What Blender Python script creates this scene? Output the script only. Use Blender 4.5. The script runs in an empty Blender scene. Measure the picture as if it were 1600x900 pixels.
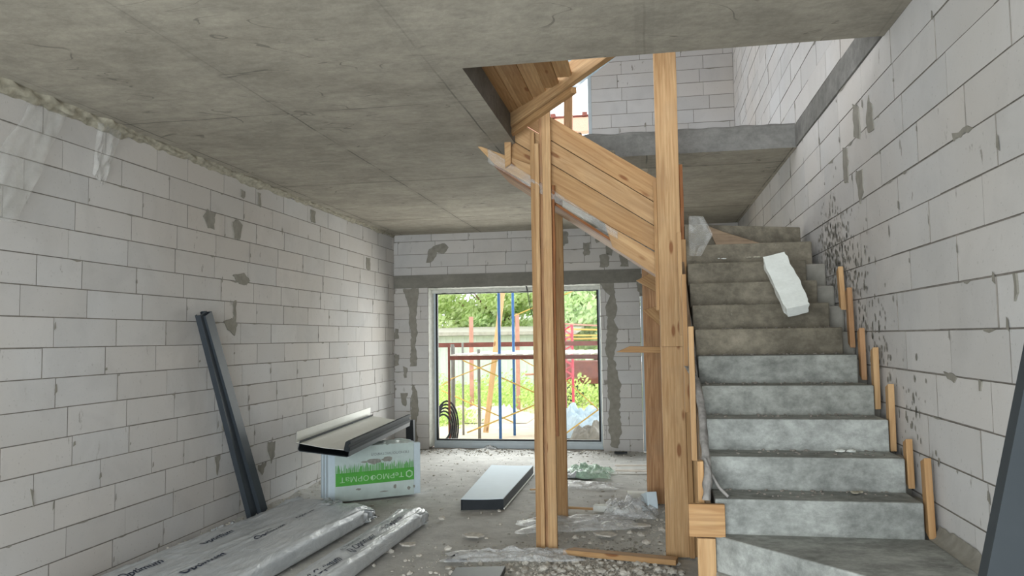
import bpy, bmesh, math, random
from mathutils import Vector, Matrix, noise as mnoise

# ------------------------------------------------------------------ camera, sky, lights
SC = bpy.context.scene
COL = SC.collection
F, YAW, PIT, ROL, CAMH = 1208.2, .1745, .0643, -.0143, 1.70
cy, sy, cp, sp = math.cos(YAW), math.sin(YAW), math.cos(PIT), math.sin(PIT)
fw = Vector((-sy*cp, cy*cp, sp)); r0 = Vector((cy, sy, 0)); u0 = r0.cross(fw)
RT = math.cos(ROL)*r0 + math.sin(ROL)*u0
UP = -math.sin(ROL)*r0 + math.cos(ROL)*u0
CP = Vector((0, 0, CAMH))
cd = bpy.data.cameras.new('camera'); cam = bpy.data.objects.new('camera', cd); COL.objects.link(cam)
m = Matrix.Identity(4)
for i in range(3):
    m[i][0] = RT[i]; m[i][1] = UP[i]; m[i][2] = -fw[i]; m[i][3] = CP[i]
cam.matrix_world = m
cd.sensor_width = 36; cd.lens = F/1600*36; cd.clip_start = .05; cd.clip_end = 300
SC.camera = cam
SC.view_settings.view_transform = 'Standard'; SC.view_settings.look = 'None'
SC.view_settings.gamma = 1; SC.view_settings.use_curve_mapping = False
SC.view_settings.exposure = 0.18
W = bpy.data.worlds.new('world'); SC.world = W; W.use_nodes = True
bg = W.node_tree.nodes['Background']; bg.inputs[0].default_value = (.93, .97, 1, 1); bg.inputs[1].default_value = 2.7

def area(name, loc, rot, sx, sy_, power, col, spec=1.0):
    l = bpy.data.lights.new(name, 'AREA'); l.shape = 'RECTANGLE'; l.size = sx; l.size_y = sy_
    l.energy = power; l.color = col; l.specular_factor = spec
    o = bpy.data.objects.new(name, l); COL.objects.link(o); o.location = loc; o.rotation_euler = rot
    return o
area('window_daylight', (-1.2, -2.9, 1.55), (math.radians(90), 0, 0), 4.4, 2.5, 420, (.86, .95, 1), .3)
area('window_daylight', (-1.97, 12.05, 1.35), (math.radians(-90), 0, 0), 2.4, 2.2, 80, (1, 1, .98), .15)

def at(px, py, X=None, Y=None, Z=None):
    d = RT*((px-800)/F) - UP*((py-450)/F) + fw
    if X is not None: t = X/d.x
    elif Y is not None: t = Y/d.y
    else: t = (Z-CAMH)/d.z
    return CP + d*t

rnd = random.Random(7)
XL, XR, YB, ZC, ZT = -3.912, 1.312, 11.552, 3.326, 3.526   # left wall, right wall, back wall, slab underside, slab top
OX, OY0, OY1 = -1.07, 4.45, 7.0                             # stair opening in the slab

# ------------------------------------------------------------------ materials
class NT:
    def __init__(s, name):
        s.m = bpy.data.materials.new(name); s.m.use_nodes = True
        s.t = s.m.node_tree; s.b = s.t.nodes['Principled BSDF']
    def n(s, typ, **k):
        nd = s.t.nodes.new(typ)
        for a, v in k.items(): setattr(nd, a, v)
        return nd
    def l(s, a, b): s.t.links.new(a, b)
    def noise(s, vec, scale, detail=4, rough=.55, dist=0):
        nd = s.n('ShaderNodeTexNoise'); s.l(vec, nd.inputs['Vector'])
        nd.inputs['Scale'].default_value = scale; nd.inputs['Detail'].default_value = detail
        nd.inputs['Roughness'].default_value = rough; nd.inputs['Distortion'].default_value = dist
        return nd.outputs[0]
    def ramp(s, fac, stops):
        nd = s.n('ShaderNodeValToRGB'); s.l(fac, nd.inputs[0]); e = nd.color_ramp.elements
        while len(e) > 1: e.remove(e[0])
        e[0].position = stops[0][0]; e[0].color = col4(stops[0][1])
        for p, c in stops[1:]:
            q = e.new(p); q.color = col4(c)
        return nd.outputs[0]
    def mix(s, fac, a, b, mode='MIX'):
        nd = s.n('ShaderNodeMix', data_type='RGBA', blend_type=mode)
        for i, v in ((0, fac), (6, a), (7, b)):
            if hasattr(v, 'links') or hasattr(v, 'is_linked'): s.l(v, nd.inputs[i])
            elif i == 0: nd.inputs[0].default_value = v
            else: nd.inputs[i].default_value = col4(v)
        return nd.outputs[2]
    def math(s, op, a, b=0, c=0):
        nd = s.n('ShaderNodeMath', operation=op)
        for i, v in enumerate((a, b, c)):
            if hasattr(v, 'is_linked'): s.l(v, nd.inputs[i])
            else: nd.inputs[i].default_value = v
        return nd.outputs[0]
    def coord(s, kind='Object', scale=(1, 1, 1), rand=False):
        tc = s.n('ShaderNodeTexCoord'); mp = s.n('ShaderNodeMapping'); s.l(tc.outputs[kind], mp.inputs[0])
        mp.inputs['Scale'].default_value = scale
        if rand:
            oi = s.n('ShaderNodeObjectInfo'); cb = s.n('ShaderNodeCombineXYZ')
            q = s.math('MULTIPLY', oi.outputs['Random'], 37.0)
            for i in range(3): s.l(q, cb.inputs[i])
            s.l(cb.outputs[0], mp.inputs['Location'])
        return mp.outputs[0]
    def bump(s, h, strength=.3, dist=.01):
        b = s.n('ShaderNodeBump'); s.l(h, b.inputs['Height']); b.inputs['Strength'].default_value = strength
        b.inputs['Distance'].default_value = dist; s.l(b.outputs[0], s.b.inputs['Normal'])
def col4(c):
    return (c, c, c, 1) if isinstance(c, (int, float)) else tuple(c) + ((1,) if len(c) == 3 else ())
def rgb(r, g, b):                       # sRGB 0-255 to linear
    return tuple(((v/255+.055)/1.055)**2.4 if v > 10 else v/255/12.92 for v in (r, g, b))

def mat_plain(name, c, rough=.6, metal=0, vary=.12, scale=8, bump=0, spec=.3):
    t = NT(name); v = t.coord()
    n = t.noise(v, scale, 5)
    lo = tuple(x*(1-vary) for x in c); hi = tuple(min(1, x*(1+vary)) for x in c)
    t.l(t.ramp(n, [(.3, lo), (.7, hi)]), t.b.inputs['Base Color'])
    t.b.inputs['Roughness'].default_value = rough; t.b.inputs['Metallic'].default_value = metal
    t.b.inputs['Specular IOR Level'].default_value = spec
    if bump: t.bump(n, bump, .01)
    return t.m

def mat_block():
    t = NT('aerated_block'); v = t.coord()
    at_ = t.n('ShaderNodeAttribute', attribute_name='tone')
    a = t.ramp(t.noise(v, .55, 3), [(.3, rgb(196, 190, 184)), (.7, rgb(206, 204, 203))])
    c = t.mix(1.0, a, at_.outputs['Color'], 'MULTIPLY')
    sm = t.ramp(t.noise(v, 2.2, 6, .6, .6), [(.48, 1), (.72, .90)])
    c = t.mix(1.0, c, sm, 'MULTIPLY')
    mpz = t.coord(scale=(9, 9, 3.2))                      # small chips and drips
    ch = t.noise(mpz, 1.6, 6, .62)
    gate = t.noise(v, .9, 2)
    m1 = t.math('MULTIPLY', t.ramp(ch, [(.655, 0), (.69, 1)]), t.ramp(gate, [(.42, 0), (.6, 1)]))
    c = t.mix(m1, c, rgb(150, 145, 138))
    pits = t.ramp(t.noise(v, 60, 2), [(.66, 0), (.74, 1)])
    c = t.mix(t.math('MULTIPLY', pits, .35), c, rgb(140, 136, 130))
    t.l(c, t.b.inputs['Base Color']); t.b.inputs['Roughness'].default_value = .92
    t.b.inputs['Specular IOR Level'].default_value = .15
    t.bump(t.noise(v, 45, 5), .12, .006)
    return t.m

def mat_concrete(name, dark, light, seams=False, board=False, cool=0, blot=.5):
    t = NT(name); v = t.coord()
    big = t.noise(v, .8, 5, .6, .4)
    c = t.ramp(big, [(.3, dark), (.72, light)])
    mid = t.ramp(t.noise(t.coord(scale=(.7, 1, 1)), 5, 8, .72, .3), [(.35, 1-.22*blot), (.62, 1)])
    c = t.mix(1.0, c, mid, 'MULTIPLY')
    streak = t.noise(t.coord(scale=(.8, 3, 3) if seams else (.9, 3, 4)), 1.7, 7, .65, .5)
    c = t.mix(1.0, c, t.ramp(streak, [(.35, .90), (.65, 1.04)]), 'MULTIPLY')
    fine = t.ramp(t.noise(t.coord(scale=(.8, 1, 1)), 17, 8, .75), [(.38, 1-.16*blot), (.6, 1.03)])
    c = t.mix(1.0, c, fine, 'MULTIPLY')
    lf = t.ramp(t.noise(v, 19, 4, .7), [(.66, 0), (.76, 1)])   # pale lime specks
    c = t.mix(t.math('MULTIPLY', lf, t.math('MULTIPLY', t.ramp(t.noise(v, 1.1, 2), [(.5, 0), (.65, 1)]), .5)), c, rgb(188, 186, 178))
    h = t.noise(v, 26, 6)
    if seams:
        sx = t.n('ShaderNodeSeparateXYZ'); wob = t.n('ShaderNodeMapping')
        tc = t.n('ShaderNodeTexCoord'); t.l(tc.outputs['Object'], sx.inputs[0])
        for ax, off, per, wid in ((0, 1.245, 1.26, .006), (1, 5.09-2.46, 2.46, .007)):
            w_ = t.math('MULTIPLY', t.math('SUBTRACT', t.noise(v, 1.4, 4), .5), .035)
            q = t.math('ADD', t.math('ADD', sx.outputs[ax], off if ax == 0 else -off), w_)
            q = t.math('PINGPONG', q, per/2) if False else t.math('ABSOLUTE', t.math('WRAP', q, per/2, -per/2))
            near = t.math('LESS_THAN', q, wid)
            brk = t.math('MULTIPLY', t.ramp(t.noise(v, 2.3, 3), [(.36, .1), (.5, .8)]), t.ramp(t.math('MULTIPLY', sx.outputs[1], .1), [(.44, .25), (.52, 1)]))
            c = t.mix(t.math('MULTIPLY', near, brk), c, rgb(88, 85, 78))
            soft = t.math('LESS_THAN', q, .05)
            c = t.mix(t.math('MULTIPLY', soft, .10), c, rgb(96, 94, 88))
        # scratches: thin darker wandering lines
        sn = t.noise(t.coord(scale=(.6, 1.5, 1)), 1.3, 2, .5, 1.4)
        ab = t.math('ABSOLUTE', t.math('SUBTRACT', sn, .5))
        scr = t.math('MULTIPLY', t.math('LESS_THAN', ab, .004), t.ramp(t.noise(v, 2.6, 3), [(.48, 0), (.56, .5)]))
        c = t.mix(scr, c, rgb(84, 82, 77))
    t.l(c, t.b.inputs['Base Color']); t.b.inputs['Roughness'].default_value = .88
    t.b.inputs['Specular IOR Level'].default_value = .2
    t.bump(h, .25, .008)
    return t.m

def mat_wood(name, a, b, knot=True, wear=0):
    t = NT(name); v = t.coord(scale=(1.1, 16, 16), rand=True)
    g = t.noise(v, 2.0, 6, .55, 1.2)
    c = t.ramp(g, [(.3, a), (.5, tuple((x+y)/2 for x, y in zip(a, b))), (.7, b)])
    oi = t.n('ShaderNodeObjectInfo')
    c = t.mix(1.0, c, t.ramp(oi.outputs['Random'], [(0, (.86, .83, .78)), (1, (1.06, 1.04, 1.0))]), 'MULTIPLY')
    ring = t.n('ShaderNodeTexWave', wave_type='BANDS', bands_direction='Y')
    t.l(t.coord(scale=(.35, 9, 9), rand=True), ring.inputs[0]); ring.inputs['Scale'].default_value = 1.4
    ring.inputs['Distortion'].default_value = 5; ring.inputs['Detail'].default_value = 3
    c = t.mix(t.math('MULTIPLY', ring.outputs[1], .22), c, tuple(x*.62 for x in a))
    if knot:
        vo = t.n('ShaderNodeTexVoronoi'); t.l(t.coord(scale=(1.5, 5, 5), rand=True), vo.inputs[0]); vo.inputs['Scale'].default_value = 1.6
        k = t.ramp(vo.outputs['Distance'], [(.10, 1), (.16, 0)])
        c = t.mix(t.math('MULTIPLY', k, .8), c, rgb(120, 70, 36))
    c = t.mix(t.math('MULTIPLY', t.ramp(t.noise(t.coord(rand=True), 3.5, 5, .6), [(.5, 0), (.75, 1)]), .25+wear), c, rgb(150, 128, 104))
    t.l(c, t.b.inputs['Base Color']); t.b.inputs['Roughness'].default_value = .68
    t.b.inputs['Specular IOR Level'].default_value = .25
    t.bump(g, .15, .004)
    return t.m

def mat_film(name, c, alpha, rough=.25, wr=14):
    t = NT(name); v = t.coord()
    n = t.noise(v, wr, 5, .6, 1)
    t.b.inputs['Base Color'].default_value = col4(c); t.b.inputs['Roughness'].default_value = rough
    t.b.inputs['Specular IOR Level'].default_value = .6
    t.l(t.ramp(n, [(.35, alpha*.6), (.7, min(1, alpha*1.5))]), t.b.inputs['Alpha'])
    t.bump(n, .5, .02)
    return t.m

def mat_floor():
    t = NT('dusty_screed'); v = t.coord()
    c = t.ramp(t.noise(v, .7, 6, .6, .5), [(.3, rgb(186, 184, 180)), (.7, rgb(216, 215, 210))])
    c = t.mix(1.0, c, t.ramp(t.noise(v, 6, 8, .7, .6), [(.35, .78), (.6, 1)]), 'MULTIPLY')
    c = t.mix(t.ramp(t.noise(v, 30, 5, .7), [(.6, 0), (.72, .5)]), c, rgb(120, 112, 104))
    c = t.mix(t.ramp(t.noise(v, 24, 3, .7), [(.66, 0), (.74, .6)]), c, rgb(206, 200, 190))
    t.l(c, t.b.inputs['Base Color']); t.b.inputs['Roughness'].default_value = .9
    t.b.inputs['Specular IOR Level'].default_value = .2
    t.bump(t.noise(v, 22, 8, .7), .6, .012)
    return t.m

def mat_leaf(name, a, b):
    t = NT(name); g = t.n('ShaderNodeNewGeometry')
    c = t.ramp(g.outputs['Random Per Island'], [(0, a), (1, b)])
    t.l(c, t.b.inputs['Base Color']); t.b.inputs['Roughness'].default_value = .6
    tr = t.n('ShaderNodeBsdfTranslucent'); t.l(c, tr.inputs[0])
    mx = t.n('ShaderNodeMixShader'); mx.inputs[0].default_value = .6
    out = t.t.nodes['Material Output']
    t.l(t.b.outputs[0], mx.inputs[1]); t.l(tr.outputs[0], mx.inputs[2]); t.l(mx.outputs[0], out.inputs[0])
    return t.m

def mat_glass():
    t = NT('window_glass')
    tr = t.n('ShaderNodeBsdfTransparent'); tr.inputs[0].default_value = (.97, .985, .98, 1)
    gl = t.n('ShaderNodeBsdfGlossy'); gl.inputs['Roughness'].default_value = .02
    fr = t.n('ShaderNodeFresnel'); fr.inputs[0].default_value = 1.12
    mx = t.n('ShaderNodeMixShader'); t.l(fr.outputs[0], mx.inputs[0]); t.l(tr.outputs[0], mx.inputs[1]); t.l(gl.outputs[0], mx.inputs[2])
    t.l(mx.outputs[0], t.t.nodes['Material Output'].inputs[0])
    return t.m

M = dict(
    block=mat_block(),
    joint=mat_plain('joint_mortar', rgb(138, 132, 125), .95, vary=.2, scale=14, spec=.1),
    patch=mat_plain('grey_mortar', rgb(144, 140, 131), .95, vary=.14, scale=16, bump=.3, spec=.1),
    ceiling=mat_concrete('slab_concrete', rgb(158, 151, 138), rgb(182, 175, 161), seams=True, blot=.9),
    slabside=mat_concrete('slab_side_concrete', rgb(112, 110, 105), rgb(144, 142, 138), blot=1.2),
    lintel=mat_concrete('lintel_concrete', rgb(124, 121, 113), rgb(142, 139, 131), blot=.5),
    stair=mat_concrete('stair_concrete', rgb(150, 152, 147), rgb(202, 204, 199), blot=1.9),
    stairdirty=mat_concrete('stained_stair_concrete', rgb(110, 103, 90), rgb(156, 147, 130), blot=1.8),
    stairmid=mat_concrete('mid_stair_concrete', rgb(134, 135, 129), rgb(178, 179, 172), blot=2.0),
    wood=mat_wood('pine_board', rgb(164, 124, 84), rgb(196, 160, 116)),
    wood2=mat_wood('pale_pine', rgb(174, 136, 96), rgb(206, 172, 130)),
    bark=mat_wood('bark_edge', rgb(120, 74, 42), rgb(166, 112, 70), False),
    brown=mat_wood('weathered_board', rgb(152, 112, 78), rgb(196, 156, 118), True, .2),
    form=mat_wood('dirty_formwork', rgb(112, 94, 78), rgb(150, 130, 108), False, .4),
    floor=mat_floor(),
    foambead=mat_plain('polyurethane_foam', rgb(154, 148, 132), .8, vary=.3, scale=20, bump=.6),
    dark=mat_plain('anthracite_metal', rgb(58, 64, 70), .5, .0, vary=.08, spec=.35),
    black=mat_plain('black_gasket', rgb(26, 28, 30), .5),
    black2=mat_plain('dark_edge', rgb(44, 48, 52), .6, spec=.2),
    white=mat_plain('white_coating', rgb(216, 216, 206), .38, vary=.03, spec=.5),
    bluewhite=mat_plain('pale_blue_coating', rgb(196, 214, 226), .6, vary=.02, spec=.2),
    blackpanel=mat_plain('matt_black_panel', rgb(50, 54, 57), .7, vary=.05, spec=.12),
    pvc=mat_plain('pvc_frame', rgb(190, 200, 206), .4, vary=.05, spec=.4),
    plaster=mat_plain('white_reveal', rgb(214, 214, 206), .8, vary=.12, scale=20, bump=.4),
    eps=mat_plain('polystyrene', rgb(224, 226, 220), .8, vary=.04, scale=40, bump=.3),
    epsblue=mat_plain('bluish_polystyrene', rgb(206, 220, 228), .7, vary=.03, scale=30, bump=.1),
    sleeve=mat_plain('printed_sleeve', rgb(198, 212, 208), .35, vary=.08, scale=9, bump=.3, spec=.5),
    mud=mat_plain('grey_smear', rgb(150, 150, 142), .8, vary=.2, scale=30),
    green=mat_plain('green_print', rgb(86, 170, 70), .4, vary=.12, scale=12, spec=.5),
    greenpale=mat_plain('pale_green_print', rgb(178, 216, 176), .4, vary=.05),
    print=mat_plain('dark_blue_print', rgb(48, 55, 74), .5, vary=.2, scale=40),
    printgrey=mat_plain('grey_print', rgb(128, 136, 138), .5, vary=.2, scale=40),
    bag=None,
    film=mat_film('clear_film', (.93, .94, .94), .24),
    film2=mat_film('milky_film', (.72, .71, .68), .18, .5, 6),
    glareb=mat_film('bluish_glare', (.62, .80, .90), .62, .3, 5),  # tint of the sheet that imitates sky glare
    filmg=mat_film('green_film', (.60, .84, .66), .45, .3, 12),
    rag=mat_plain('mortar_caked_rag', rgb(140, 136, 132), .95, vary=.3, scale=22, bump=.6),
    stone=mat_plain('rubble', rgb(196, 190, 180), .95, vary=.25, scale=25, spec=.1),
    glass=mat_glass(),
    leaf=mat_leaf('leaf', rgb(200, 218, 150), rgb(246, 251, 215)),
    leafd=mat_leaf('leaf_dark', rgb(184, 208, 150), rgb(238, 248, 208)),
    weed=mat_leaf('weed', rgb(164, 196, 104), rgb(224, 238, 160)),
    trunk=mat_plain('bark', rgb(120, 100, 80), .9, vary=.3, scale=10),
    sand=mat_plain('sand', rgb(214, 200, 180), .95, vary=.14, scale=3, spec=.1),
    bluep=mat_plain('blue_paint', rgb(66, 112, 168), .45, vary=.15, spec=.4),
    greyp=mat_plain('grey_paint', rgb(140, 136, 128), .6, vary=.2),
    yellow=mat_plain('yellow_paint', rgb(214, 176, 92), .6, vary=.15),
    redp=mat_plain('red_oxide', rgb(190, 140, 122), .7, vary=.15),
    redb=mat_plain('dark_red_oxide', rgb(120, 72, 62), .7, vary=.2),
    pink=mat_plain('pink_red_mesh', rgb(206, 84, 100), .6, vary=.15),
    deckw=mat_plain('limewashed_plank', rgb(232, 222, 212), .8, vary=.1),
    shed=mat_plain('shed_sheet', rgb(206, 212, 204), .6, vary=.06),
    roof=mat_plain('shed_roof', rgb(172, 166, 154), .8, vary=.15),
    tile=mat_plain('red_roof_tile', rgb(206, 148, 124), .8, vary=.3, scale=20),
    orange=mat_wood('orange_board', rgb(226, 180, 126), rgb(244, 208, 160)),
    rubber=mat_plain('black_rubber', rgb(52, 54, 56), .7),
)
def mat_bag():
    t = NT('grey_wrap'); v = t.coord(scale=(5, 1.4, 3))
    n = t.noise(v, 2.4, 6, .6, 1.4)
    t.l(t.ramp(n, [(.3, rgb(184, 189, 193)), (.7, rgb(214, 218, 221))]), t.b.inputs['Base Color'])
    t.b.inputs['Roughness'].default_value = .28; t.b.inputs['Specular IOR Level'].default_value = .6
    t.bump(n, .45, .03)
    return t.m
M['bag'] = mat_bag()

# ------------------------------------------------------------------ builders
class MB:
    def __init__(s): s.v = []; s.f = []; s.mi = []; s.tone = []; s.cur = 0; s.ct = 1.0
    def face(s, pts):
        b = len(s.v); s.v += [tuple(p) for p in pts]; s.f.append(tuple(range(b, b+len(pts)))); s.mi.append(s.cur); s.tone.append(s.ct)
    def faces(s, vs, fs):
        b = len(s.v); s.v += [tuple(p) for p in vs]
        for f in fs: s.f.append(tuple(i+b for i in f)); s.mi.append(s.cur); s.tone.append(s.ct)
    def hexa(s, p):                      # 8 points: bottom 4 ccw, top 4 ccw
        s.faces(p, [(3, 2, 1, 0), (4, 5, 6, 7), (0, 1, 5, 4), (1, 2, 6, 5), (2, 3, 7, 6), (3, 0, 4, 7)])
    def box(s, a, b):
        x0, y0, z0 = a; x1, y1, z1 = b
        s.hexa([(x0, y0, z0), (x1, y0, z0), (x1, y1, z0), (x0, y1, z0), (x0, y0, z1), (x1, y0, z1), (x1, y1, z1), (x0, y1, z1)])
    def prism(s, poly, ext):             # polygon extruded by a vector
        n = len(poly); e = Vector(ext); vs = [Vector(p) for p in poly]
        s.faces(vs + [p+e for p in vs], [tuple(range(n-1, -1, -1)), tuple(range(n, 2*n))] + [(i, (i+1) % n, (i+1) % n+n, i+n) for i in range(n)])
    def tube(s, pts, r, seg=8, cap=True):
        pts = [Vector(p) for p in pts]; vs = []; fs = []
        rr = r if isinstance(r, (list, tuple)) else [r]*len(pts)
        for i, p in enumerate(pts):
            d = (pts[min(i+1, len(pts)-1)]-pts[max(i-1, 0)]).normalized()
            a = d.orthogonal().normalized() if abs(d.z) > .99 else d.cross(Vector((0, 0, 1))).normalized()
            b = d.cross(a)
            for k in range(seg):
                t = 2*math.pi*k/seg; vs.append(p+(a*math.cos(t)+b*math.sin(t))*rr[i])
        for i in range(len(pts)-1):
            for k in range(seg): fs.append((i*seg+k, i*seg+(k+1) % seg, (i+1)*seg+(k+1) % seg, (i+1)*seg+k))
        if cap: fs += [tuple(range(seg-1, -1, -1)), tuple(range((len(pts)-1)*seg, len(pts)*seg))]
        s.faces(vs, fs)
    def grid(s, fn, nu, nv, closed_u=False):
        vs = [fn(i/(nu if closed_u else nu-1), j/(nv-1)) for j in range(nv) for i in range(nu)]
        fs = []
        for j in range(nv-1):
            for i in range(nu if closed_u else nu-1):
                fs.append((j*nu+i, j*nu+(i+1) % nu, (j+1)*nu+(i+1) % nu, (j+1)*nu+i))
        s.faces(vs, fs)
    def build(s, name, mats, parent=None, base=None, smooth=False, solid=0, bevel=0, origin=None):
        me = bpy.data.meshes.new(name)
        o_ = Vector(origin) if origin is not None else Vector((0, 0, 0))
        if parent is not None and origin is None: o_ = Vector(parent.get('_b', (0, 0, 0)))
        me.from_pydata([tuple(Vector(p)-o_) for p in s.v], [], s.f)
        mats = mats if isinstance(mats, (list, tuple)) else [mats]
        for mm in mats: me.materials.append(M[mm])
        for p, i in zip(me.polygons, s.mi): p.material_index = i; p.use_smooth = smooth
        if any(t != 1.0 for t in s.tone):
            at_ = me.attributes.new('tone', 'FLOAT_COLOR', 'FACE')
            for i, t in enumerate(s.tone):
                at_.data[i].color = (t, t, t, 1) if not isinstance(t, tuple) else t+(1,)
        bm = bmesh.new(); bm.from_mesh(me)
        if smooth: bmesh.ops.remove_doubles(bm, verts=bm.verts, dist=1e-5)
        bmesh.ops.recalc_face_normals(bm, faces=bm.faces); bm.to_mesh(me); bm.free()
        ob = bpy.data.objects.new(name, me); COL.objects.link(ob)
        if parent is not None:
            ob.parent = parent
            if origin is None: ob['_b'] = tuple(o_)
            if origin is not None: ob.location = o_-Vector(parent.get('_b', (0, 0, 0)))
        else: ob.location = o_
        if solid:
            q = ob.modifiers.new('s', 'SOLIDIFY'); q.thickness = solid; q.offset = 0
        if bevel:
            q = ob.modifiers.new('b', 'BEVEL'); q.width = bevel; q.segments = 2; q.limit_method = 'ANGLE'
        return ob

def tag(o, label, cat, group=None):
    o['label'] = label; o['category'] = cat
    if group: o['group'] = group
    return o
def struct(o): o['kind'] = 'structure'; return o
def thing(name, label, cat, loc, group=None):
    o = bpy.data.objects.new(name, None); COL.objects.link(o); o.location = loc; o.empty_display_size = .1
    o['_b'] = tuple(loc)
    return tag(o, label, cat, group)
def base_of(p): return Vector(p['_b']) if p is not None else Vector((0, 0, 0))

def board(name, p0, p1, w, t, side, mat='wood', parent=None, ends=(0, 0), bev=.003, warp=0.0):
    """plank from p0 to p1 (its centre line); w measured along 'side', t along the third axis; local X is its length.
    ends: how far each end is skewed along the length between its two sides"""
    p0 = Vector(p0); p1 = Vector(p1); x = (p1-p0).normalized(); L = (p1-p0).length
    y = Vector(side); y = (y-x*y.dot(x)).normalized(); z = x.cross(y)
    n = max(2, int(L/.25)+1) if warp else 2
    b = MB(); rr = random.Random(int(L*1e4) + int(abs(p0.x)*1e3))
    secs = []
    for i in range(n):
        u = i/(n-1); jx = rr.uniform(-warp, warp); jx2 = rr.uniform(-warp, warp)
        sec = []
        for k, (a, c) in enumerate(((-1, -1), (1, -1), (1, 1), (-1, 1))):
            xx = u*L + ((ends[0] if u == 0 else ends[1] if u == 1 else 0)*a/2)
            sec.append(Vector((xx, a*w/2 + (jx if a < 0 else jx2), c*t/2)))
        secs.append(sec)
    vs = [p for s_ in secs for p in s_]; fs = [(0, 1, 2, 3), tuple((n-1)*4+i for i in (3, 2, 1, 0))]
    for i in range(n-1):
        for k in range(4): fs.append((i*4+k, (i+1)*4+k, (i+1)*4+(k+1) % 4, i*4+(k+1) % 4))
    b.faces(vs, fs)
    o = b.build(name, mat, bevel=bev)
    mm = Matrix((x, y, z)).transposed().to_4x4(); mm.translation = p0 - base_of(parent)
    if parent is not None: o.parent = parent
    o.matrix_local = mm
    return o

def text_obj(name, body, mat, parent, origin, xdir, ydir, height, width=None, spacing=1.0, thick=.0006, shear=0, bold=0.0):
    c = bpy.data.curves.new(name+'_c', 'FONT'); c.body = body; c.size = 1; c.extrude = 0; c.space_character = spacing; c.shear = shear; c.offset = bold
    c.align_x = 'LEFT'
    tmp = bpy.data.objects.new('tmp', c); COL.objects.link(tmp)
    me = bpy.data.meshes.new_from_object(tmp)
    bpy.data.objects.remove(tmp); bpy.data.curves.remove(c)
    xs = [v.co.x for v in me.vertices]; ys = [v.co.y for v in me.vertices]
    if not xs: return None
    x0, x1, y0, y1 = min(xs), max(xs), min(ys), max(ys)
    xd = Vector(xdir).normalized(); yd = Vector(ydir); yd = (yd-xd*yd.dot(xd)).normalized()
    sx = (width/(x1-x0)) if width else height/(y1-y0); sy2 = height/(y1-y0)
    nrm = xd.cross(yd); o_ = Vector(origin)-base_of(parent)
    for v in me.vertices: v.co = o_ + xd*((v.co.x-x0)*sx) + yd*((v.co.y-y0)*sy2) + nrm*thick
    me.materials.clear(); me.materials.append(M[mat]); me.name = name
    o = bpy.data.objects.new(name, me); COL.objects.link(o); o.parent = parent
    return o

# ------------------------------------------------------------------ block walls
def blob(poly, rr, jag):
    """jagged outline in plane coordinates"""
    out = []
    n = len(poly)
    for i in range(n):
        a = Vector(poly[i]); b = Vector(poly[(i+1) % n]); k = max(1, int((b-a).length/.035))
        for j in range(k):
            p = a.lerp(b, j/k); out.append((p.x+rr.uniform(-jag, jag)*1.5, p.y+rr.uniform(-jag, jag)))
    return out

def in_poly(x, y, poly):
    c = False; n = len(poly)
    for i in range(n):
        x1, y1 = poly[i]; x2, y2 = poly[(i+1) % n]
        if (y1 > y) != (y2 > y) and x < (x2-x1)*(y-y1)/(y2-y1)+x1: c = not c
    return c

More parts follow.
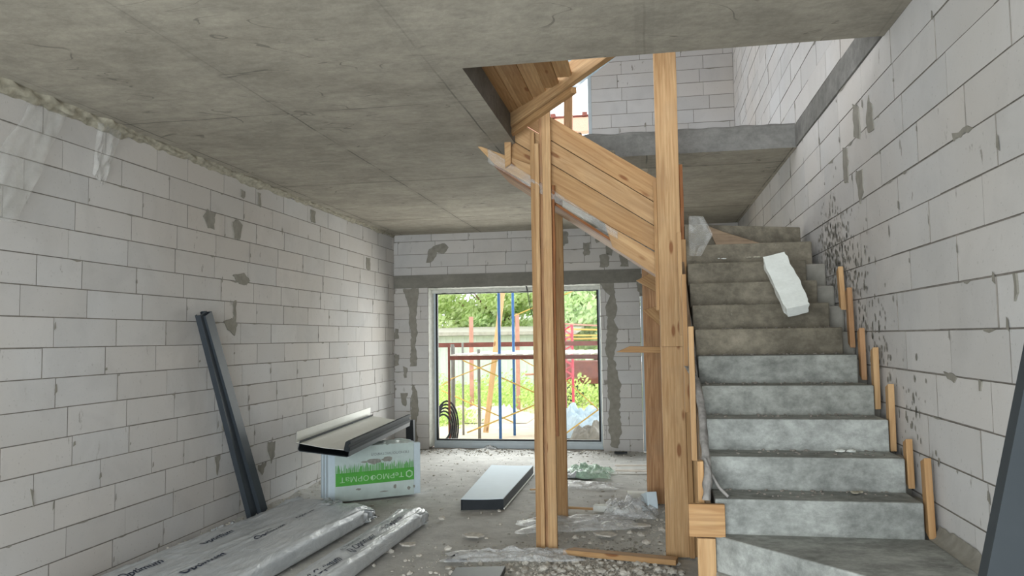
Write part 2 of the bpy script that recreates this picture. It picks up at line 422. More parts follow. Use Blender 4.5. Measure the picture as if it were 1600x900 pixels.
def block_wall(name, frame, u0, u1, z0, z1, zrow, ch, holes, offs, patches=(), seed=1, splats=(), thick=.3, rows=None):
    """frame(u, z, d) maps wall coordinates to the world; d is the distance out of the wall face, into the room"""
    rr = random.Random(seed); b = MB()
    def solid_rect(a0, a1, b0, b1):      # core of the wall, a little behind the block faces
        b.cur = 1; d = -.005
        P = [frame(a0, b0, d), frame(a1, b0, d), frame(a1, b1, d), frame(a0, b1, d), frame(a0, b0, -thick), frame(a1, b0, -thick), frame(a1, b1, -thick), frame(a0, b1, -thick)]
        b.faces(P, [(0, 1, 2, 3), (7, 6, 5, 4), (0, 4, 5, 1), (1, 5, 6, 2), (2, 6, 7, 3), (3, 7, 4, 0)])
    us = sorted({u0, u1} | {h[0] for h in holes} | {h[1] for h in holes})
    for a0, a1 in zip(us, us[1:]):
        zz = [(z0, z1)]
        for h in holes:
            if h[0] <= a0 and h[1] >= a1:
                zz = [s_ for q in zz for s_ in ((q[0], min(q[1], h[2])), (max(q[0], h[3]), q[1])) if s_[1]-s_[0] > 1e-4]
        for q in zz: solid_rect(a0, a1, *q)
    k0 = math.floor((z0-zrow)/ch)-1; row = k0
    while zrow+row*ch < z1:
        za, zb = zrow+row*ch, zrow+(row+1)*ch
        base = offs[row % len(offs)] + rr.uniform(-.02, .02)
        u = u0 - ((u0-base) % .6) - .6
        js = []
        while u < u1+.6: js.append(u+rr.uniform(-.012, .012)); u += .6 if rr.random() > .05 else .42
        for a, c in zip(js, js[1:]):
            spans = [(max(a, u0), min(c, u1))]
            for h in holes:
                if za < h[3]-.02 and zb > h[2]+.02:
                    spans = [q for s_ in spans for q in ((s_[0], min(s_[1], h[0])), (max(s_[0], h[1]), s_[1])) if q[1]-q[0] > .02]
            for (s0, s1) in spans:
                if s1-s0 < .02: continue
                y0_, y1_ = max(za, z0), min(zb, z1)
                for h in holes:          # clip against sills and heads
                    if s1 > h[0]+.001 and s0 < h[1]-.001:
                        if y0_ < h[2] < y1_: y1_ = h[2]
                        if y0_ < h[3] < y1_: y0_ = h[3]
                if y1_-y0_ < .01: continue
                g = rr.choice((.0012, .002, .0028)); gv = rr.choice((.0006, .0012, .002, .003))
                d = rr.uniform(-.002, .002); e = .0015
                A0, A1, B0, B1 = s0+gv, s1-gv, y0_+g+rr.uniform(0, .0012), y1_-g
                b.cur = 0; tn = rr.uniform(.93, 1.03); wm = rr.uniform(-.012, .012); b.ct = (tn*(1+wm), tn, tn*(1-wm))
                P = [frame(A0, B0, -.006), frame(A1, B0, -.006), frame(A1, B1, -.006), frame(A0, B1, -.006),
                     frame(A0+e, B0+e, d), frame(A1-e, B0+e, d), frame(A1-e, B1-e, d), frame(A0+e, B1-e, d)]
                b.faces(P, [(4, 5, 6, 7)]); b.cur = 1; b.faces(P, [(0, 1, 5, 4), (1, 2, 6, 5), (2, 3, 7, 6), (3, 0, 4, 7)])
                # mortar squeezed from a joint here and there
                if rr.random() < .45:
                    b.cur = 2; b.ct = 1.0; cx = A0+rr.uniform(-.01, .02); cz = rr.uniform(B0, B1); hh = rr.uniform(.02, .08); ww = rr.uniform(.006, .02)
                    pl = [(cx-ww, cz), (cx+ww*.6, cz+hh*.3), (cx+ww*.3, cz+hh), (cx-ww*.7, cz+hh*.8)]
                    if not any(h[0]-.03 < cx < h[1]+.03 and h[2]-.1 < cz < h[3]+.03 for h in holes):
                        b.face([frame(p[0], min(p[1], z1), .0035) for p in pl])
                if rr.random() < .25:
                    b.cur = 2; b.ct = 1.0; cx = rr.uniform(A0, A1); ww = rr.uniform(.02, .09); hh = rr.uniform(.006, .016)
                    b.face([frame(cx-ww, B1-hh*.2, .0032), frame(cx, B1-hh, .0032), frame(cx+ww*.8, B1-hh*.5, .0032), frame(cx+ww, B1+.002, .0032), frame(cx-ww*.4, B1+.003, .0032)])
        row += 1
    b.ct = 1.0
    for pl in patches:                   # smeared mortar patches, standing a few millimetres proud
        b.cur = 2; o = blob(pl, rr, .009)
        front = [frame(p[0], p[1], .006) for p in o]; back = [frame(p[0], p[1], -.004) for p in o]; n = len(o)
        b.faces(front+back, [tuple(range(n))] + [(i, (i+1) % n, (i+1) % n+n, i+n) for i in range(n)])
    for (su, sz, ru, rz, cnt) in splats:
        for _ in range(cnt):
            cu, cz = rr.gauss(su, ru), rr.gauss(sz, rz)
            if not (u0 < cu < u1 and z0 < cz < z1): continue
            r = rr.uniform(.005, .018); n = 6; b.cur = 2
            b.face([frame(cu+r*math.cos(t)*rr.uniform(.5, 1), cz+r*1.7*math.sin(t)*rr.uniform(.5, 1), .004) for t in [2*math.pi*i/n for i in range(n)]])
    # keep face winding as made
    o = b.build(name, ['block', 'joint', 'patch'])
    return struct(o)

def onX(px, X): return [(lambda p: (p.y, p.z))(at(x, y, X=X)) for x, y in px]
def onY(px, Y): return [(lambda p: (p.x, p.z))(at(x, y, Y=Y)) for x, y in px]

Lp = [[(318, 338), (324, 328), (337, 334), (334, 346), (335, 358), (325, 356)],
      [(363, 346), (372, 344), (378, 352), (373, 376), (366, 372)],
      [(362, 430), (380, 426), (390, 438), (384, 446), (374, 444)],
      [(350, 502), (362, 498), (370, 506), (366, 524), (356, 516)],
      [(364, 470), (368, 470), (368, 500), (364, 500)],
      [(376, 296), (382, 300), (381, 312), (376, 308)], [(402, 300), (407, 302), (407, 324), (403, 320)],
      [(485, 327), (492, 329), (492, 348), (486, 346)], [(572, 402), (578, 403), (578, 422), (572, 420)],
      [(418, 692), (430, 690), (428, 712), (424, 724), (420, 712)],
      [(402, 728), (416, 722), (410, 742), (406, 738)],
      [(349, 640), (356, 655), (354, 684), (347, 672)],
      [(336, 714), (344, 710), (339, 742), (337, 742)],
      [(46, 766), (52, 767), (52, 791), (48, 790)]]
wl = block_wall('wall_left', lambda u, z, d: (XL+d, u, z), -3.0, YB+.3, 0, ZC, .669, .2018, [], [4.435, 4.734, 4.278, 4.58], [onX(p, XL) for p in Lp], 3)

Rp = [[(1333, 162), (1341, 166), (1345, 214), (1336, 215)], [(1358, 150), (1364, 172), (1366, 200), (1357, 210), (1354, 190)],
      [(1317, 232), (1325, 232), (1327, 286), (1320, 286)], [(1338, 268), (1348, 265), (1350, 300), (1344, 318), (1341, 296)],
      [(1490, 210), (1512, 197), (1520, 200), (1492, 220)], [(1476, 583), (1497, 588), (1494, 598), (1484, 594)],
      [(1530, 595), (1538, 596), (1536, 614), (1532, 608)], [(1585, 424), (1590, 424), (1589, 470), (1586, 450)]]
block_wall('wall_right', lambda u, z, d: (XR-d, u, z), -3.0, YB+.3, 0, 6.4, 1.911-.2035*8, .2035, [(-9, -8, 0, 0)], [4.2, 4.5, 4.33, 4.62],
           [onX(p, XR) for p in Rp], 5, [(5.85, 2.3, .22, .2, 330), (5.6, 2.1, .2, .16, 220), (5.2, 1.95, .2, .16, 110), (4.8, 1.65, .15, .15, 70), (4.3, 1.3, .2, .15, 50)])

Bp = [[(666, 410), (670, 390), (680, 383), (696, 380), (702, 386), (694, 396), (684, 395), (680, 404), (672, 410)],
      [(630, 452), (655, 450), (652, 470), (650, 500), (653, 520), (648, 540), (652, 560), (650, 572), (641, 572), (643, 520), (638, 500), (640, 480), (634, 468)],
      [(645, 600), (653, 615), (654, 640), (651, 660), (653, 695), (645, 692), (642, 630)],
      [(617, 513), (623, 514), (622, 530), (617, 531)], [(617, 553), (624, 554), (623, 570), (617, 572)],
      [(630, 572), (638, 575), (636, 590), (632, 590)], [(625, 615), (637, 614), (634, 635), (628, 632)],
      [(876, 362), (888, 362), (888, 380), (880, 384), (877, 380)], [(910, 380), (922, 379), (922, 398), (912, 400)],
      [(930, 362), (938, 362), (938, 378), (931, 380)], [(946, 378), (958, 380), (956, 400), (948, 396)],
      [(936, 398), (952, 396), (950, 418), (938, 418)], [(968, 396), (980, 396), (981, 416), (970, 416)],
      [(937, 443), (958, 441), (962, 468), (964, 480), (960, 500), (966, 515), (962, 545), (958, 557), (962, 570), (970, 600), (968, 640), (972, 670), (966, 700), (955, 698), (950, 660), (952, 630), (948, 600), (950, 560), (946, 545), (950, 500), (945, 480), (952, 462)],
      [(994, 425), (1004, 430), (1004, 462), (996, 455)]]
W1 = (-3.36, -.70, .02, 2.49); W2 = (-.125, .98, 0.0, 2.30)
WU = (-2.6, -.775, 3.9, 6.4)
block_wall('wall_back', lambda u, z, d: (u, YB-d, z), XL, XR, 0, 6.4, 2.4-.2018*10-.2018+.01, .2018,
           [W1, W2, WU], [-2.439, -2.702], [onY(p, YB) for p in Bp], 11)
b = MB(); b.box((-3.91, YB-.012, 2.492), (-.10, YB+.2, 2.692)); struct(b.build('trim_1', 'lintel'))
# end wall behind the camera with its own wide window
block_wall('wall_front', lambda u, z, d: (u, -3.0+d, z), XL-.3, XR+.3, 0, 6.4, .1, .2018, [(-3.4, 1.0, .3, 2.8)], [0.0, .3], [], 13)

# ------------------------------------------------------------------ floor and slab
def fl_h(x, y):
    h = .010*mnoise.noise((x*1.3, y*1.3, 0))+.004*mnoise.noise((x*6, y*6, 3))
    h += .035*math.exp(-((x-XL)/.16)**2)*(1+mnoise.noise((x*5, y*4, 1)))
    h += .03*math.exp(-((y-YB)/.15)**2)*(1+mnoise.noise((x*5, y*4, 2)))
    return h-.012
b = MB(); b.grid(lambda u, v: (XL-.05+u*(XR-XL+.1), -3.0+v*14.9, fl_h(XL-.05+u*(XR-XL+.1), -3.0+v*14.9)), 110, 300)
struct(b.build('floor', 'floor', smooth=True))

b = MB()                                 # one slab: ring of boxes around the stair opening
b.box((XL, -3.0, ZC), (OX, YB, ZT)); b.box((OX, -3.0, ZC), (XR, OY0, ZT)); b.box((OX, OY1, ZC), (XR, YB, ZT))
for i in range(len(b.f)): pass
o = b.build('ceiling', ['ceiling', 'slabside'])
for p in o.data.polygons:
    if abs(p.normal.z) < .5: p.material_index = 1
struct(o)
# concrete belt in the right wall at slab height
b = MB(); b.box((XR-.012, OY0, ZC+.01), (XR+.1, OY1, ZT-.005)); struct(b.build('trim_2', 'slabside'))
# ragged mortar rim on top of the far slab edge
b = MB(); n = 60
b.grid(lambda u, v: (OX+u*(XR-OX), OY1+.02+.05*v+.01*math.sin(u*40), ZT+(.03+.02*mnoise.noise((u*14, 0, 0)))*math.sin(math.pi*v)), n, 5)
struct(b.build('trim_3', 'slabside', smooth=True))
b = MB(); b.box((XL, 3.2, 6.4), (XR+.3, YB+.3, 6.6)); struct(b.build('ceiling', 'slabside'))  # added upper roof, never in view, cuts the sky light upstairs
# lumpy foam and mortar bead between left wall and slab
b = MB()
def bead(u, v):
    y = 1.5+v*10; a = u*math.pi*.5
    r = .05+.045*mnoise.noise((y*1.9, 0, 5))+.03*mnoise.noise((y*9, u*3, 5))
    r *= 1.3-.6*min(1, max(0, (y-4)/6)); r = max(r, .012)
    return (XL+r*math.cos(a)*1.1, y, ZC-r*math.sin(a))
b.grid(bead, 7, 420); struct(b.build('trim_4', 'foambead', smooth=True))

# ------------------------------------------------------------------ windows
YF = YB+.16
def window(idx, x0, x1, z0, z1, ff, YF=YF):
    """plastic frame around one fixed pane, set into the thickness of the wall"""
    t = bpy.data.objects.new('window_%d' % idx, None); COL.objects.link(t); t['_b'] = (0., 0., 0.); struct(t)
    fr = MB()
    fr.box((x0, YF, z0), (x0+ff, YF+.07, z1)); fr.box((x1-ff, YF, z0), (x1, YF+.07, z1))
    fr.box((x0+ff, YF, z1-ff), (x1-ff, YF+.07, z1)); fr.box((x0+ff, YF, z0), (x1-ff, YF+.07, z0+ff))
    FRM = fr.build('window_frame', 'pvc', t, bevel=.004)
    g = MB(); q = ff-.002; w = .028
    g.box((x0+q, YF-.004, z0+q), (x0+q+w, YF+.05, z1-q)); g.box((x1-q-w, YF-.004, z0+q), (x1-q, YF+.05, z1-q))
    g.box((x0+q+w, YF-.004, z1-q-w), (x1-q-w, YF+.05, z1-q)); g.box((x0+q+w, YF-.004, z0+q), (x1-q-w, YF+.05, z0+q+w*.8))
    g.build('gasket', 'black', FRM)
    p = MB(); p.box((x0+q+w, YF+.03, z0+q+w*.8), (x1-q-w, YF+.036, z1-q-w)); p.build('glass_pane', 'glass', t)
    return t
t = window(1, W1[0]+.045, W1[1]-.01, .10, 2.455, .035)
s_ = MB(); s_.box((W1[0]+.04, YF-.012, .015), (W1[1]-.01, YF+.06, .105)); s_.build('sill_profile', 'pvc', t, bevel=.004)
f_ = MB()                                 # foam and plaster in the gap round the frame
f_.grid(lambda u, v: (W1[0]+.0+.05*u+.006*mnoise.noise((v*20, u*3, 1)), YB+.02+.15*u, .05+2.44*v), 4, 60)
f_.grid(lambda u, v: (W1[0]+v*(W1[1]-W1[0]), YB+.01+.15*u, 2.487-.035*u-.012*abs(mnoise.noise((v*30, u*2, 4)))), 4, 80)
f_.grid(lambda u, v: (W1[1]-.022*u-.006*abs(mnoise.noise((v*22, 1, 2))), YB+.01+.15*u, .05+2.44*v), 4, 60)
f_.grid(lambda u, v: (W1[0]+v*(W1[1]-W1[0]), YF-.035-.012*mnoise.noise((v*24, u*2, 6)), 2.492-.085*u-.008*mnoise.noise((v*30, u*2, 4))), 4, 90)
f_.build('reveal_plaster', 'plaster', t, smooth=True)
window(2, W2[0]+.005, W2[1]-.02, .015, W2[3]-.01, .07, YB+.01)
# upper floor window: side reveal frame and a timber support in the opening
b = MB(); b.box((-.83, YB+.03, 3.9), (-.775, YB+.12, 6.4)); b.box((-2.6, YB+.03, 3.9), (-2.54, YB+.12, 6.4)); b.box((-2.54, YB+.03, 3.9), (-.83, YB+.12, 3.96))
struct(b.build('window_3', 'pvc', bevel=.004))

# ------------------------------------------------------------------ concrete staircase
ST = thing('concrete_staircase', 'raw grey concrete staircase rising beside the right block wall, turning left at the top', 'staircase', (.8, 4.6, 0))
SX0, SX1 = .295, 1.238
def step(poly, ztop, zbot, nm='step'):
    mt = 'stair' if ztop < 1.3 else 'stairmid' if ztop < 1.7 else 'stairdirty'  # concrete tone darkens with step height; the top steps are stained
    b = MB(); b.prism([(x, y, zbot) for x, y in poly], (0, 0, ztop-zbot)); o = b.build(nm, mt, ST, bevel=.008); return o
Z0, DZ, Y0, DY = .905, .1665, 3.93, .2495
for k in range(9):
    y = Y0+DY*k; z = Z0+DZ*k
    x1 = SX1-(.0 if k < 4 else .02*(k-3))
    step([(SX0, y), (x1, y-.004*k), (x1, y+DY+.002), (SX0, y+DY+.002)], z, z-DZ-.22)
yT = Y0+DY*9
pv = (SX0, yT)
# top winders turning to the left
def winder(poly, z): step(poly, z, z-.36)
winder([pv, (SX1, yT), (SX1, yT+.42)], Z0+DZ*9)
winder([pv, (SX1, yT+.42), (SX1, yT+.8), (SX0, yT+.8)], Z0+DZ*10)
# upper flight back towards the left, above the timber formwork
for k in range(4):
    xa = SX0-.27*k; step([(xa, 6.36), (xa, yT+.8), (xa-.272, yT+.8), (xa-.272, 6.36)], Z0+DZ*(12+k)-.0, Z0+DZ*(12+k)-.36)
# bottom winders and first steps
pb = (.285, 3.90)
step([pb, (.84, 3.30), (XR-.006, 2.93), (XR-.006, Y0+.002), (.285, Y0+.002)], Z0-DZ, .2)
step([pb, (.285, 3.02), (.95, 3.02), (XR-.006, 2.92), (.84, 3.30)], Z0-2*DZ-.0, .15)
for k in range(3):
    xa = .283-.26*k; step([(xa, 3.02), (xa, 3.88), (xa-.262, 3.88), (xa-.262, 3.02)], Z0-DZ*(3+k), 0)
# mortar fillet between the lowest tread and the wall
b = MB(); b.grid(lambda u, v: (XR-.004-.055*u-.012*mnoise.noise((v*9, u*4, 2))*u, 3.1+v*.85, Z0-DZ+.002+(1-u)**2*(.06+.02*mnoise.noise((v*12, 3, u)))), 6, 40)
b.build('mortar_fillet', 'patch', ST, smooth=True)
# mortar packed between the step ends and the wall
b = MB()
for k in range(9):
    y = Y0+DY*k; z = Z0+DZ*k
    b.box((SX1-.02-(0 if k < 4 else .02*(k-3)), y+.13, z-.3), (XR-.004, y+DY+.04, z-.015-rnd.uniform(0, .03)))
b.build('edge_mortar', 'patch', ST, bevel=.015)

# ------------------------------------------------------------------ timber posts and formwork
PY = 6.32
# left post: laths nailed together
lp = thing('wooden_post', 'tall left timber post of nailed laths standing in front of the window', 'post', (-.84, 6.27, 0))
def vlath(x0, x1, y, t, z0, z1, mat, par, warp=0.0, nm='lath'):
    return board(nm, ((x0+x1)/2, y+t/2, z0), ((x0+x1)/2, y+t/2, z1), x1-x0, t, (1, 0, 0), mat, par, warp=warp)
vlath(-.935, -.895, 6.255, .04, 0.02, 3.40, 'wood', lp, .003)
vlath(-.896, -.862, 6.24, .05, 0.02, 3.30, 'wood2', lp, .002)
vlath(-.862, -.835, 6.275, .03, 0.02, 3.62, 'brown', lp)
vlath(-.835, -.765, 6.245, .05, 0.0, 3.75, 'wood2', lp, .002)
vlath(-.764, -.740, 6.262, .035, 0.9, 2.95, 'bark', lp, .005)
lp2 = thing('wooden_post', 'slim timber post just behind the tall left lath post', 'post', (-.86, 7.35, 0))
vlath(-.905, -.79, 7.30, .05, 0, 3.30, 'wood', lp2)
rp = thing('wooden_post', 'thick pale timber post standing left of the stairs', 'post', (.18, 6.2, 0))
vlath(.088, .262, 6.135, .045, 1.615, 4.3, 'wood2', rp, .002, 'front_board')
vlath(.086, .262, 6.182, .10, 0, 4.2, 'wood2', rp, .001, 'main_board')
vlath(.264, .302, 6.16, .10, 0, 2.45, 'wood', rp, .003, 'side_batten')
vlath(.262, .290, 6.18, .08, 2.45, 3.05, 'bark', rp, .004, 'side_batten')
vlath(.305, .335, 6.20, .06, .0, 1.9, 'wood', rp, .003, 'side_batten')
vlath(.060, .086, 6.20, .08, 1.9, 2.93, 'wood', rp, .0, 'edge_strip')
bp = thing('wooden_post', 'brown weathered timber post behind the thick pale post', 'post', (.03, 8.1, 0))
vlath(-.06, .118, 8.08, .12, 0, 2.5, 'brown', bp, .002, 'main_board')
for i, (z, a) in enumerate(((2.30, .45), (1.98, .9))):   # wedge blocks nailed on its head
    board('wedge_block', (-.05+.06*i, 8.03, z), (.14, 8.03, z-.12), .13, .05, (0, 0, 1), 'wood', bp, ends=(.08, -.1))
vlath(-.02, .02, 7.96, .04, 0.0001, .0002, 'wood', bp) if False else None
tag(board('wooden_offcut', (-.235, 6.98, 1.585), (.10, 6.98, 1.575), .055, .10, (0, 0, 1), 'wood', None, ends=(.12, 0)),
    'short flat wooden board sticking out left of the thick pale post', 'board')
# main formwork screen: slanting boards between the posts
fp = thing('stair_formwork', 'slanting pine board formwork screen under the upper stair flight', 'formwork', (-.3, PY, 2.0))
def P3(px, py, dy=0): return at(px, py, Y=PY+dy)
def qboard(name, quad, t, mat, par, dy=0, grain=None):
    """board given by its four corners on the screen plane (counter-clockwise) with real thickness t"""
    pts = [P3(x, y, dy) for x, y in quad]
    o0 = pts[0]; x = (pts[1]-pts[0]).normalized(); y = Vector((0, 1, 0)); z = x.cross(y)
    bb = MB(); loc = [Vector(((p-o0).dot(x), 0, (p-o0).dot(z))) for p in pts]
    bb.prism(loc, (0, t, 0))
    ob = bb.build(name, mat, bevel=.003)
    mm = Matrix((x, y, z)).transposed().to_4x4(); mm.translation = o0-base_of(par); ob.parent = par; ob.matrix_local = mm
    return ob
# edges follow the measured seams, left to right
edges = [((802, 149), (1030, 281)), ((802, 185), (1030, 321)), ((802, 221), (1030, 358)), ((790, 264), (1030, 397))]
for i in range(3):
    (a, b_), (c, d) = edges[i], edges[i+1]
    qboard('board', [(c[0], c[1]-1.2), (d[0], d[1]-1.2), b_, a], .025, ('wood', 'wood2', 'wood')[i], fp)
qboard('board', [(957, 386), (1030, 433), (1030, 398), (945, 349)], .025, 'wood2', fp)
qboard('board', [(772, 256), (842, 296), (842, 262), (752, 229), (746, 229)], .025, 'wood2', fp, dy=-.03)
# underside sheathing of the upper flight, seen from below
a0, a1 = P3(768, 254), P3(1030, 420)
for k in range(5):
    y0_ = PY+.02+.15*k
    p0 = Vector((a0.x+.02, y0_+.07, a0.z-.015)); p1 = Vector((a1.x, y0_+.07, a1.z-.015))
    board('soffit_board', p0, p1, .146, .022, (0, 1, 0), 'bark' if k < 1 else 'brown', fp)
for (x, y, w) in ((806, 185, 11),):
    pass
b = MB(); q0, q1 = P3(762, 232, -.06), P3(965, 362, -.06)
b.grid(lambda u, v: q0.lerp(q1, u)+Vector((0, .03*mnoise.noise((u*9, v*4, 2))-.008*abs(mnoise.noise((u*20, v*9, 1))), -.12*v*(1-.5*u))), 50, 8)
tag(b.build('plastic_film', 'film2', smooth=True, solid=.001), 'thin dusty film stapled along the lower edge of the formwork screen', 'plastic film')
qboard('batten', [(789, 262), (798, 256), (798, 182), (787, 182)], .04, 'wood2', fp, dy=-.07)
# diagonal beam across the corner of the opening
A = at(799, 184, Y=6.15); B_ = at(925, 92, Z=3.575)
d_ = (B_-A).normalized()
bm_ = tag(board('diagonal_beam', A-d_*.03, B_+d_*1.1, .16, .05, (0, 0, 1), 'wood2', None, ends=(.1, 0)), 'pale diagonal beam across the left corner of the stair opening', 'beam')
bm2 = tag(board('diagonal_batten', A-d_*.06+Vector((0, .03, -.115)), A+d_*1.0+Vector((0, .03, -.115)), .045, .045, (0, 0, 1), 'wood', None, ends=(.06, 0)), 'thin batten under the pale diagonal beam', 'batten')
# planks laid over the left side of the opening
xs = [-1.10, -.99, -.945, -.835, -.715, -.60, -.49]
rl = ['leftmost board', 'narrow second board from the left', 'third board from the left', 'fourth board from the left', 'fifth board from the left', 'rightmost board']
for i in range(6):
    tag(board('cover_board', ((xs[i]+xs[i+1])/2, 4.30, ZT+.016+.004*(i % 2)), ((xs[i]+xs[i+1])/2, 6.35-.20*i, ZT+.016+.004*(i % 2)), xs[i+1]-xs[i]-.001, .025, (1, 0, 0), ('wood', 'wood2')[i % 2]),
        rl[i]+' of the planks laid over the stair opening', 'board', 'planks over the stair opening')
# added pale blue sheet imitating sky glare above the beam
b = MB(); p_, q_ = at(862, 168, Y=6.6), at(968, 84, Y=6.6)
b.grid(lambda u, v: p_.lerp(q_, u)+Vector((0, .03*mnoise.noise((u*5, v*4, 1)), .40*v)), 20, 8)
tag(b.build('plastic_film', 'glareb', smooth=True, solid=.001), 'pale bluish translucent sheet imitating sky glare above the diagonal beam', 'plastic film')

# side formwork boards of the lower flight, on its left edge
sf = thing('side_formwork', 'rough boards lining the left edge of the lower stairs', 'formwork', (.25, 4.9, 0))
s0 = Vector((.262, 4.0, 1.0)); s1 = Vector((.262, 6.05, 2.38))
board('board', s0+Vector((0, 0, -.22)), s1+Vector((0, 0, -.22)), .24, .025, (0, 0, 1), 'form', sf)
for i, (y, z0, z1) in enumerate(((3.98, .72, 1.08), (4.5, 1.0, 1.75), (5.2, 1.2, 2.1), (5.75, 1.7, 2.45))):
    board('stud', (.232, y, z0), (.232, y, z1), .05, .03, (0, 1, 0), ('wood', 'wood2')[i % 2], sf)
b1 = tag(board('riser_board', (.165, 3.885, .812), (.335, 3.885, .812), .155, .03, (0, 0, 1), 'wood', None), 'short nailed pine board closing the left end of the lowest full riser', 'board')
b2 = tag(board('corner_board', (.245, 3.885, .30), (.245, 3.885, .728), .085, .028, (1, 0, 0), 'wood2', None), 'upright pine board below the short riser board at stair corner', 'board')
# rag caked with mortar hanging along the stair edge
b = MB(); path = [at(x, y, Y=q) for x, y, q in ((1074, 572, 4.95), (1087, 592, 4.65), (1097, 640, 4.35), (1101, 700, 4.08), (1106, 740, 3.95), (1104, 780, 3.89))]
def rag(u, v):
    s = v*(len(path)-1); i = min(int(s), len(path)-2); p = path[i].lerp(path[i+1], s-i); a = 2*math.pi*u
    r = .034+.016*mnoise.noise((u*6, v*12, 3)); return p+Vector((r*.6*math.cos(a), r*math.sin(a), .006*mnoise.noise((u*9, v*20, 1))))
b.grid(rag, 12, 60, True); rg = b.build('rag', 'rag', smooth=True); tag(rg, 'long grey mortar-caked rag hanging along the left stair edge', 'rag')
b = MB(); b.tube([at(x, y, Y=q) for x, y, q in ((1072, 480, 5.5), (1077, 520, 5.3), (1083, 560, 5.1), (1088, 596, 4.8))], [.02, .03, .022, .012], 9); tag(b.build('rag', 'rag', smooth=True), 'short crusted rag above the long hanging rag', 'rag')
b = MB(); b.tube([at(1101, 716, Y=3.97), at(1112, 742, Y=3.96), at(1124, 762, Y=3.95), at(1138, 776, Z=Z0+.012)], .008, 6); tag(b.build('fabric_strip', 'rag', smooth=True), 'narrow pale strip of cloth trailing onto the stair tread', 'strip')

# stakes along the right wall, one per step
stk = [((1312, 420), (1317, 482)), ((1326, 452), (1331, 540)), ((1345, 515), (1349, 590)), ((1366, 545), (1370, 635)), ((1390, 602), (1394, 700)), ((1418, 688), (1422, 758)), ((1446, 718), (1454, 836))]
words = ['topmost', 'second from the top', 'third from the top', 'middle', 'third from the bottom', 'second from the bottom, shortest', 'lowest and nearest']
for i, ((xa, ya), (xb, yb)) in enumerate(stk):
    X_ = 1.268; p0 = at(xb, yb, X=X_); p1 = at(xa, ya, X=X_)
    tag(board('wooden_stake', p0, p1, .055, .032, (0, 1, 0), ('wood2', 'brown', 'brown', 'wood2', 'wood2', 'wood', 'wood')[i], None, ends=(.03, -.02), warp=.003),
        words[i]+' of the wooden stakes along the right stair wall', 'stake', 'stakes between the steps and the right wall')

# formwork boards still on the top winders
def tri_board(name, px, Y, t, mat, label):
    pts = [at(x, y, Y=Y) for x, y in px]; b = MB(); b.prism(pts, (0, t, 0)); return tag(b.build(name, mat, bevel=.004), label, 'board')
tri_board('winder_board', [(1104, 352), (1130, 362), (1205, 385), (1268, 404), (1266, 424), (1150, 402), (1120, 385)], 6.18, .025, 'form', 'dark brown board sloping across the top winder steps')
# foam offcut lying on the stairs
fo = at(1198, 412, Y=5.55); 
b = MB(); rr = random.Random(4)
A = at(1207, 414, Y=5.62)+Vector((0, -.03, .04)); B2 = at(1242, 476, Y=5.30)+Vector((0, -.03, -.02))
dx = (B2-A).normalized(); sd = Vector((1, .1, .25)); sd = (sd-dx*sd.dot(dx)).normalized(); nn = dx.cross(sd)
prof = [(-.5, .45), (-.45, -.5), (.5, -.42), (.55, .5)]
L = (B2-A).length+.03
def fb(u, v):
    k = u*4; i = int(k) % 4; f = k-int(k); a = Vector(prof[i]); c = Vector(prof[(i+1) % 4]); p = a.lerp(c, f)
    s = 1+.12*mnoise.noise((u*7, v*6, 2))
    w = (.155 if .05 < v < .95 else .14)*s; th = .085*s
    return A+dx*(v*L)+sd*(p.x*w)+nn*(p.y*th)
b.grid(fb, 32, 24, True)
b.face([fb(i/32, 0) for i in range(32)]); b.face([fb(i/32, 1) for i in range(32)][::-1])
tag(b.build('foam_offcut', 'eps', smooth=False), 'broken white foam offcut lying across the upper stair treads', 'foam offcut')

# torn film at the top left of the stairs
b = MB(); c0 = at(1078, 345, Y=6.0)
def tf(u, v):
    px = 1076+u*(38-26*abs(v-.45)*1.3); py = 338+v*62
    p = at(px, py, Y=6.02-.12*u); return p+Vector((.0, .04*mnoise.noise((u*4, v*5, 1)), 0))
b.grid(tf, 14, 20); tag(b.build('plastic_film', 'film2', smooth=True, solid=.001), 'torn milky plastic film hanging at the top left of the stairs', 'plastic film')

# crumbs on the treads
def lump(b, c, r, rr, flat=.6):
    ico = [(0, 0, 1), (.89, 0, .45), (.28, .85, .45), (-.72, .53, .45), (-.72, -.53, .45), (.28, -.85, .45), (.72, .53, -.45), (-.28, .85, -.45), (-.89, 0, -.45), (-.28, -.85, -.45), (.72, -.53, -.45), (0, 0, -1)]
    fs = [(0, 1, 2), (0, 2, 3), (0, 3, 4), (0, 4, 5), (0, 5, 1), (1, 6, 2), (2, 7, 3), (3, 8, 4), (4, 9, 5), (5, 10, 1), (6, 7, 2), (7, 8, 3), (8, 9, 4), (9, 10, 5), (10, 6, 1), (11, 7, 6), (11, 8, 7), (11, 9, 8), (11, 10, 9), (11, 6, 10)]
    sx_, sy_, sz_ = rr.uniform(.6, 1.4), rr.uniform(.6, 1.2), flat*rr.uniform(.7, 1.2); an = rr.uniform(0, 6.28); ca, sa = math.cos(an), math.sin(an)
    vs = []
    for x, y, z in ico:
        q = rr.uniform(.75, 1.15); x, y, z = x*q*sx_*r, y*q*sy_*r, z*q*sz_*r; vs.append((c[0]+x*ca-y*sa, c[1]+x*sa+y*ca, c[2]+z))
    b.faces(vs, fs)
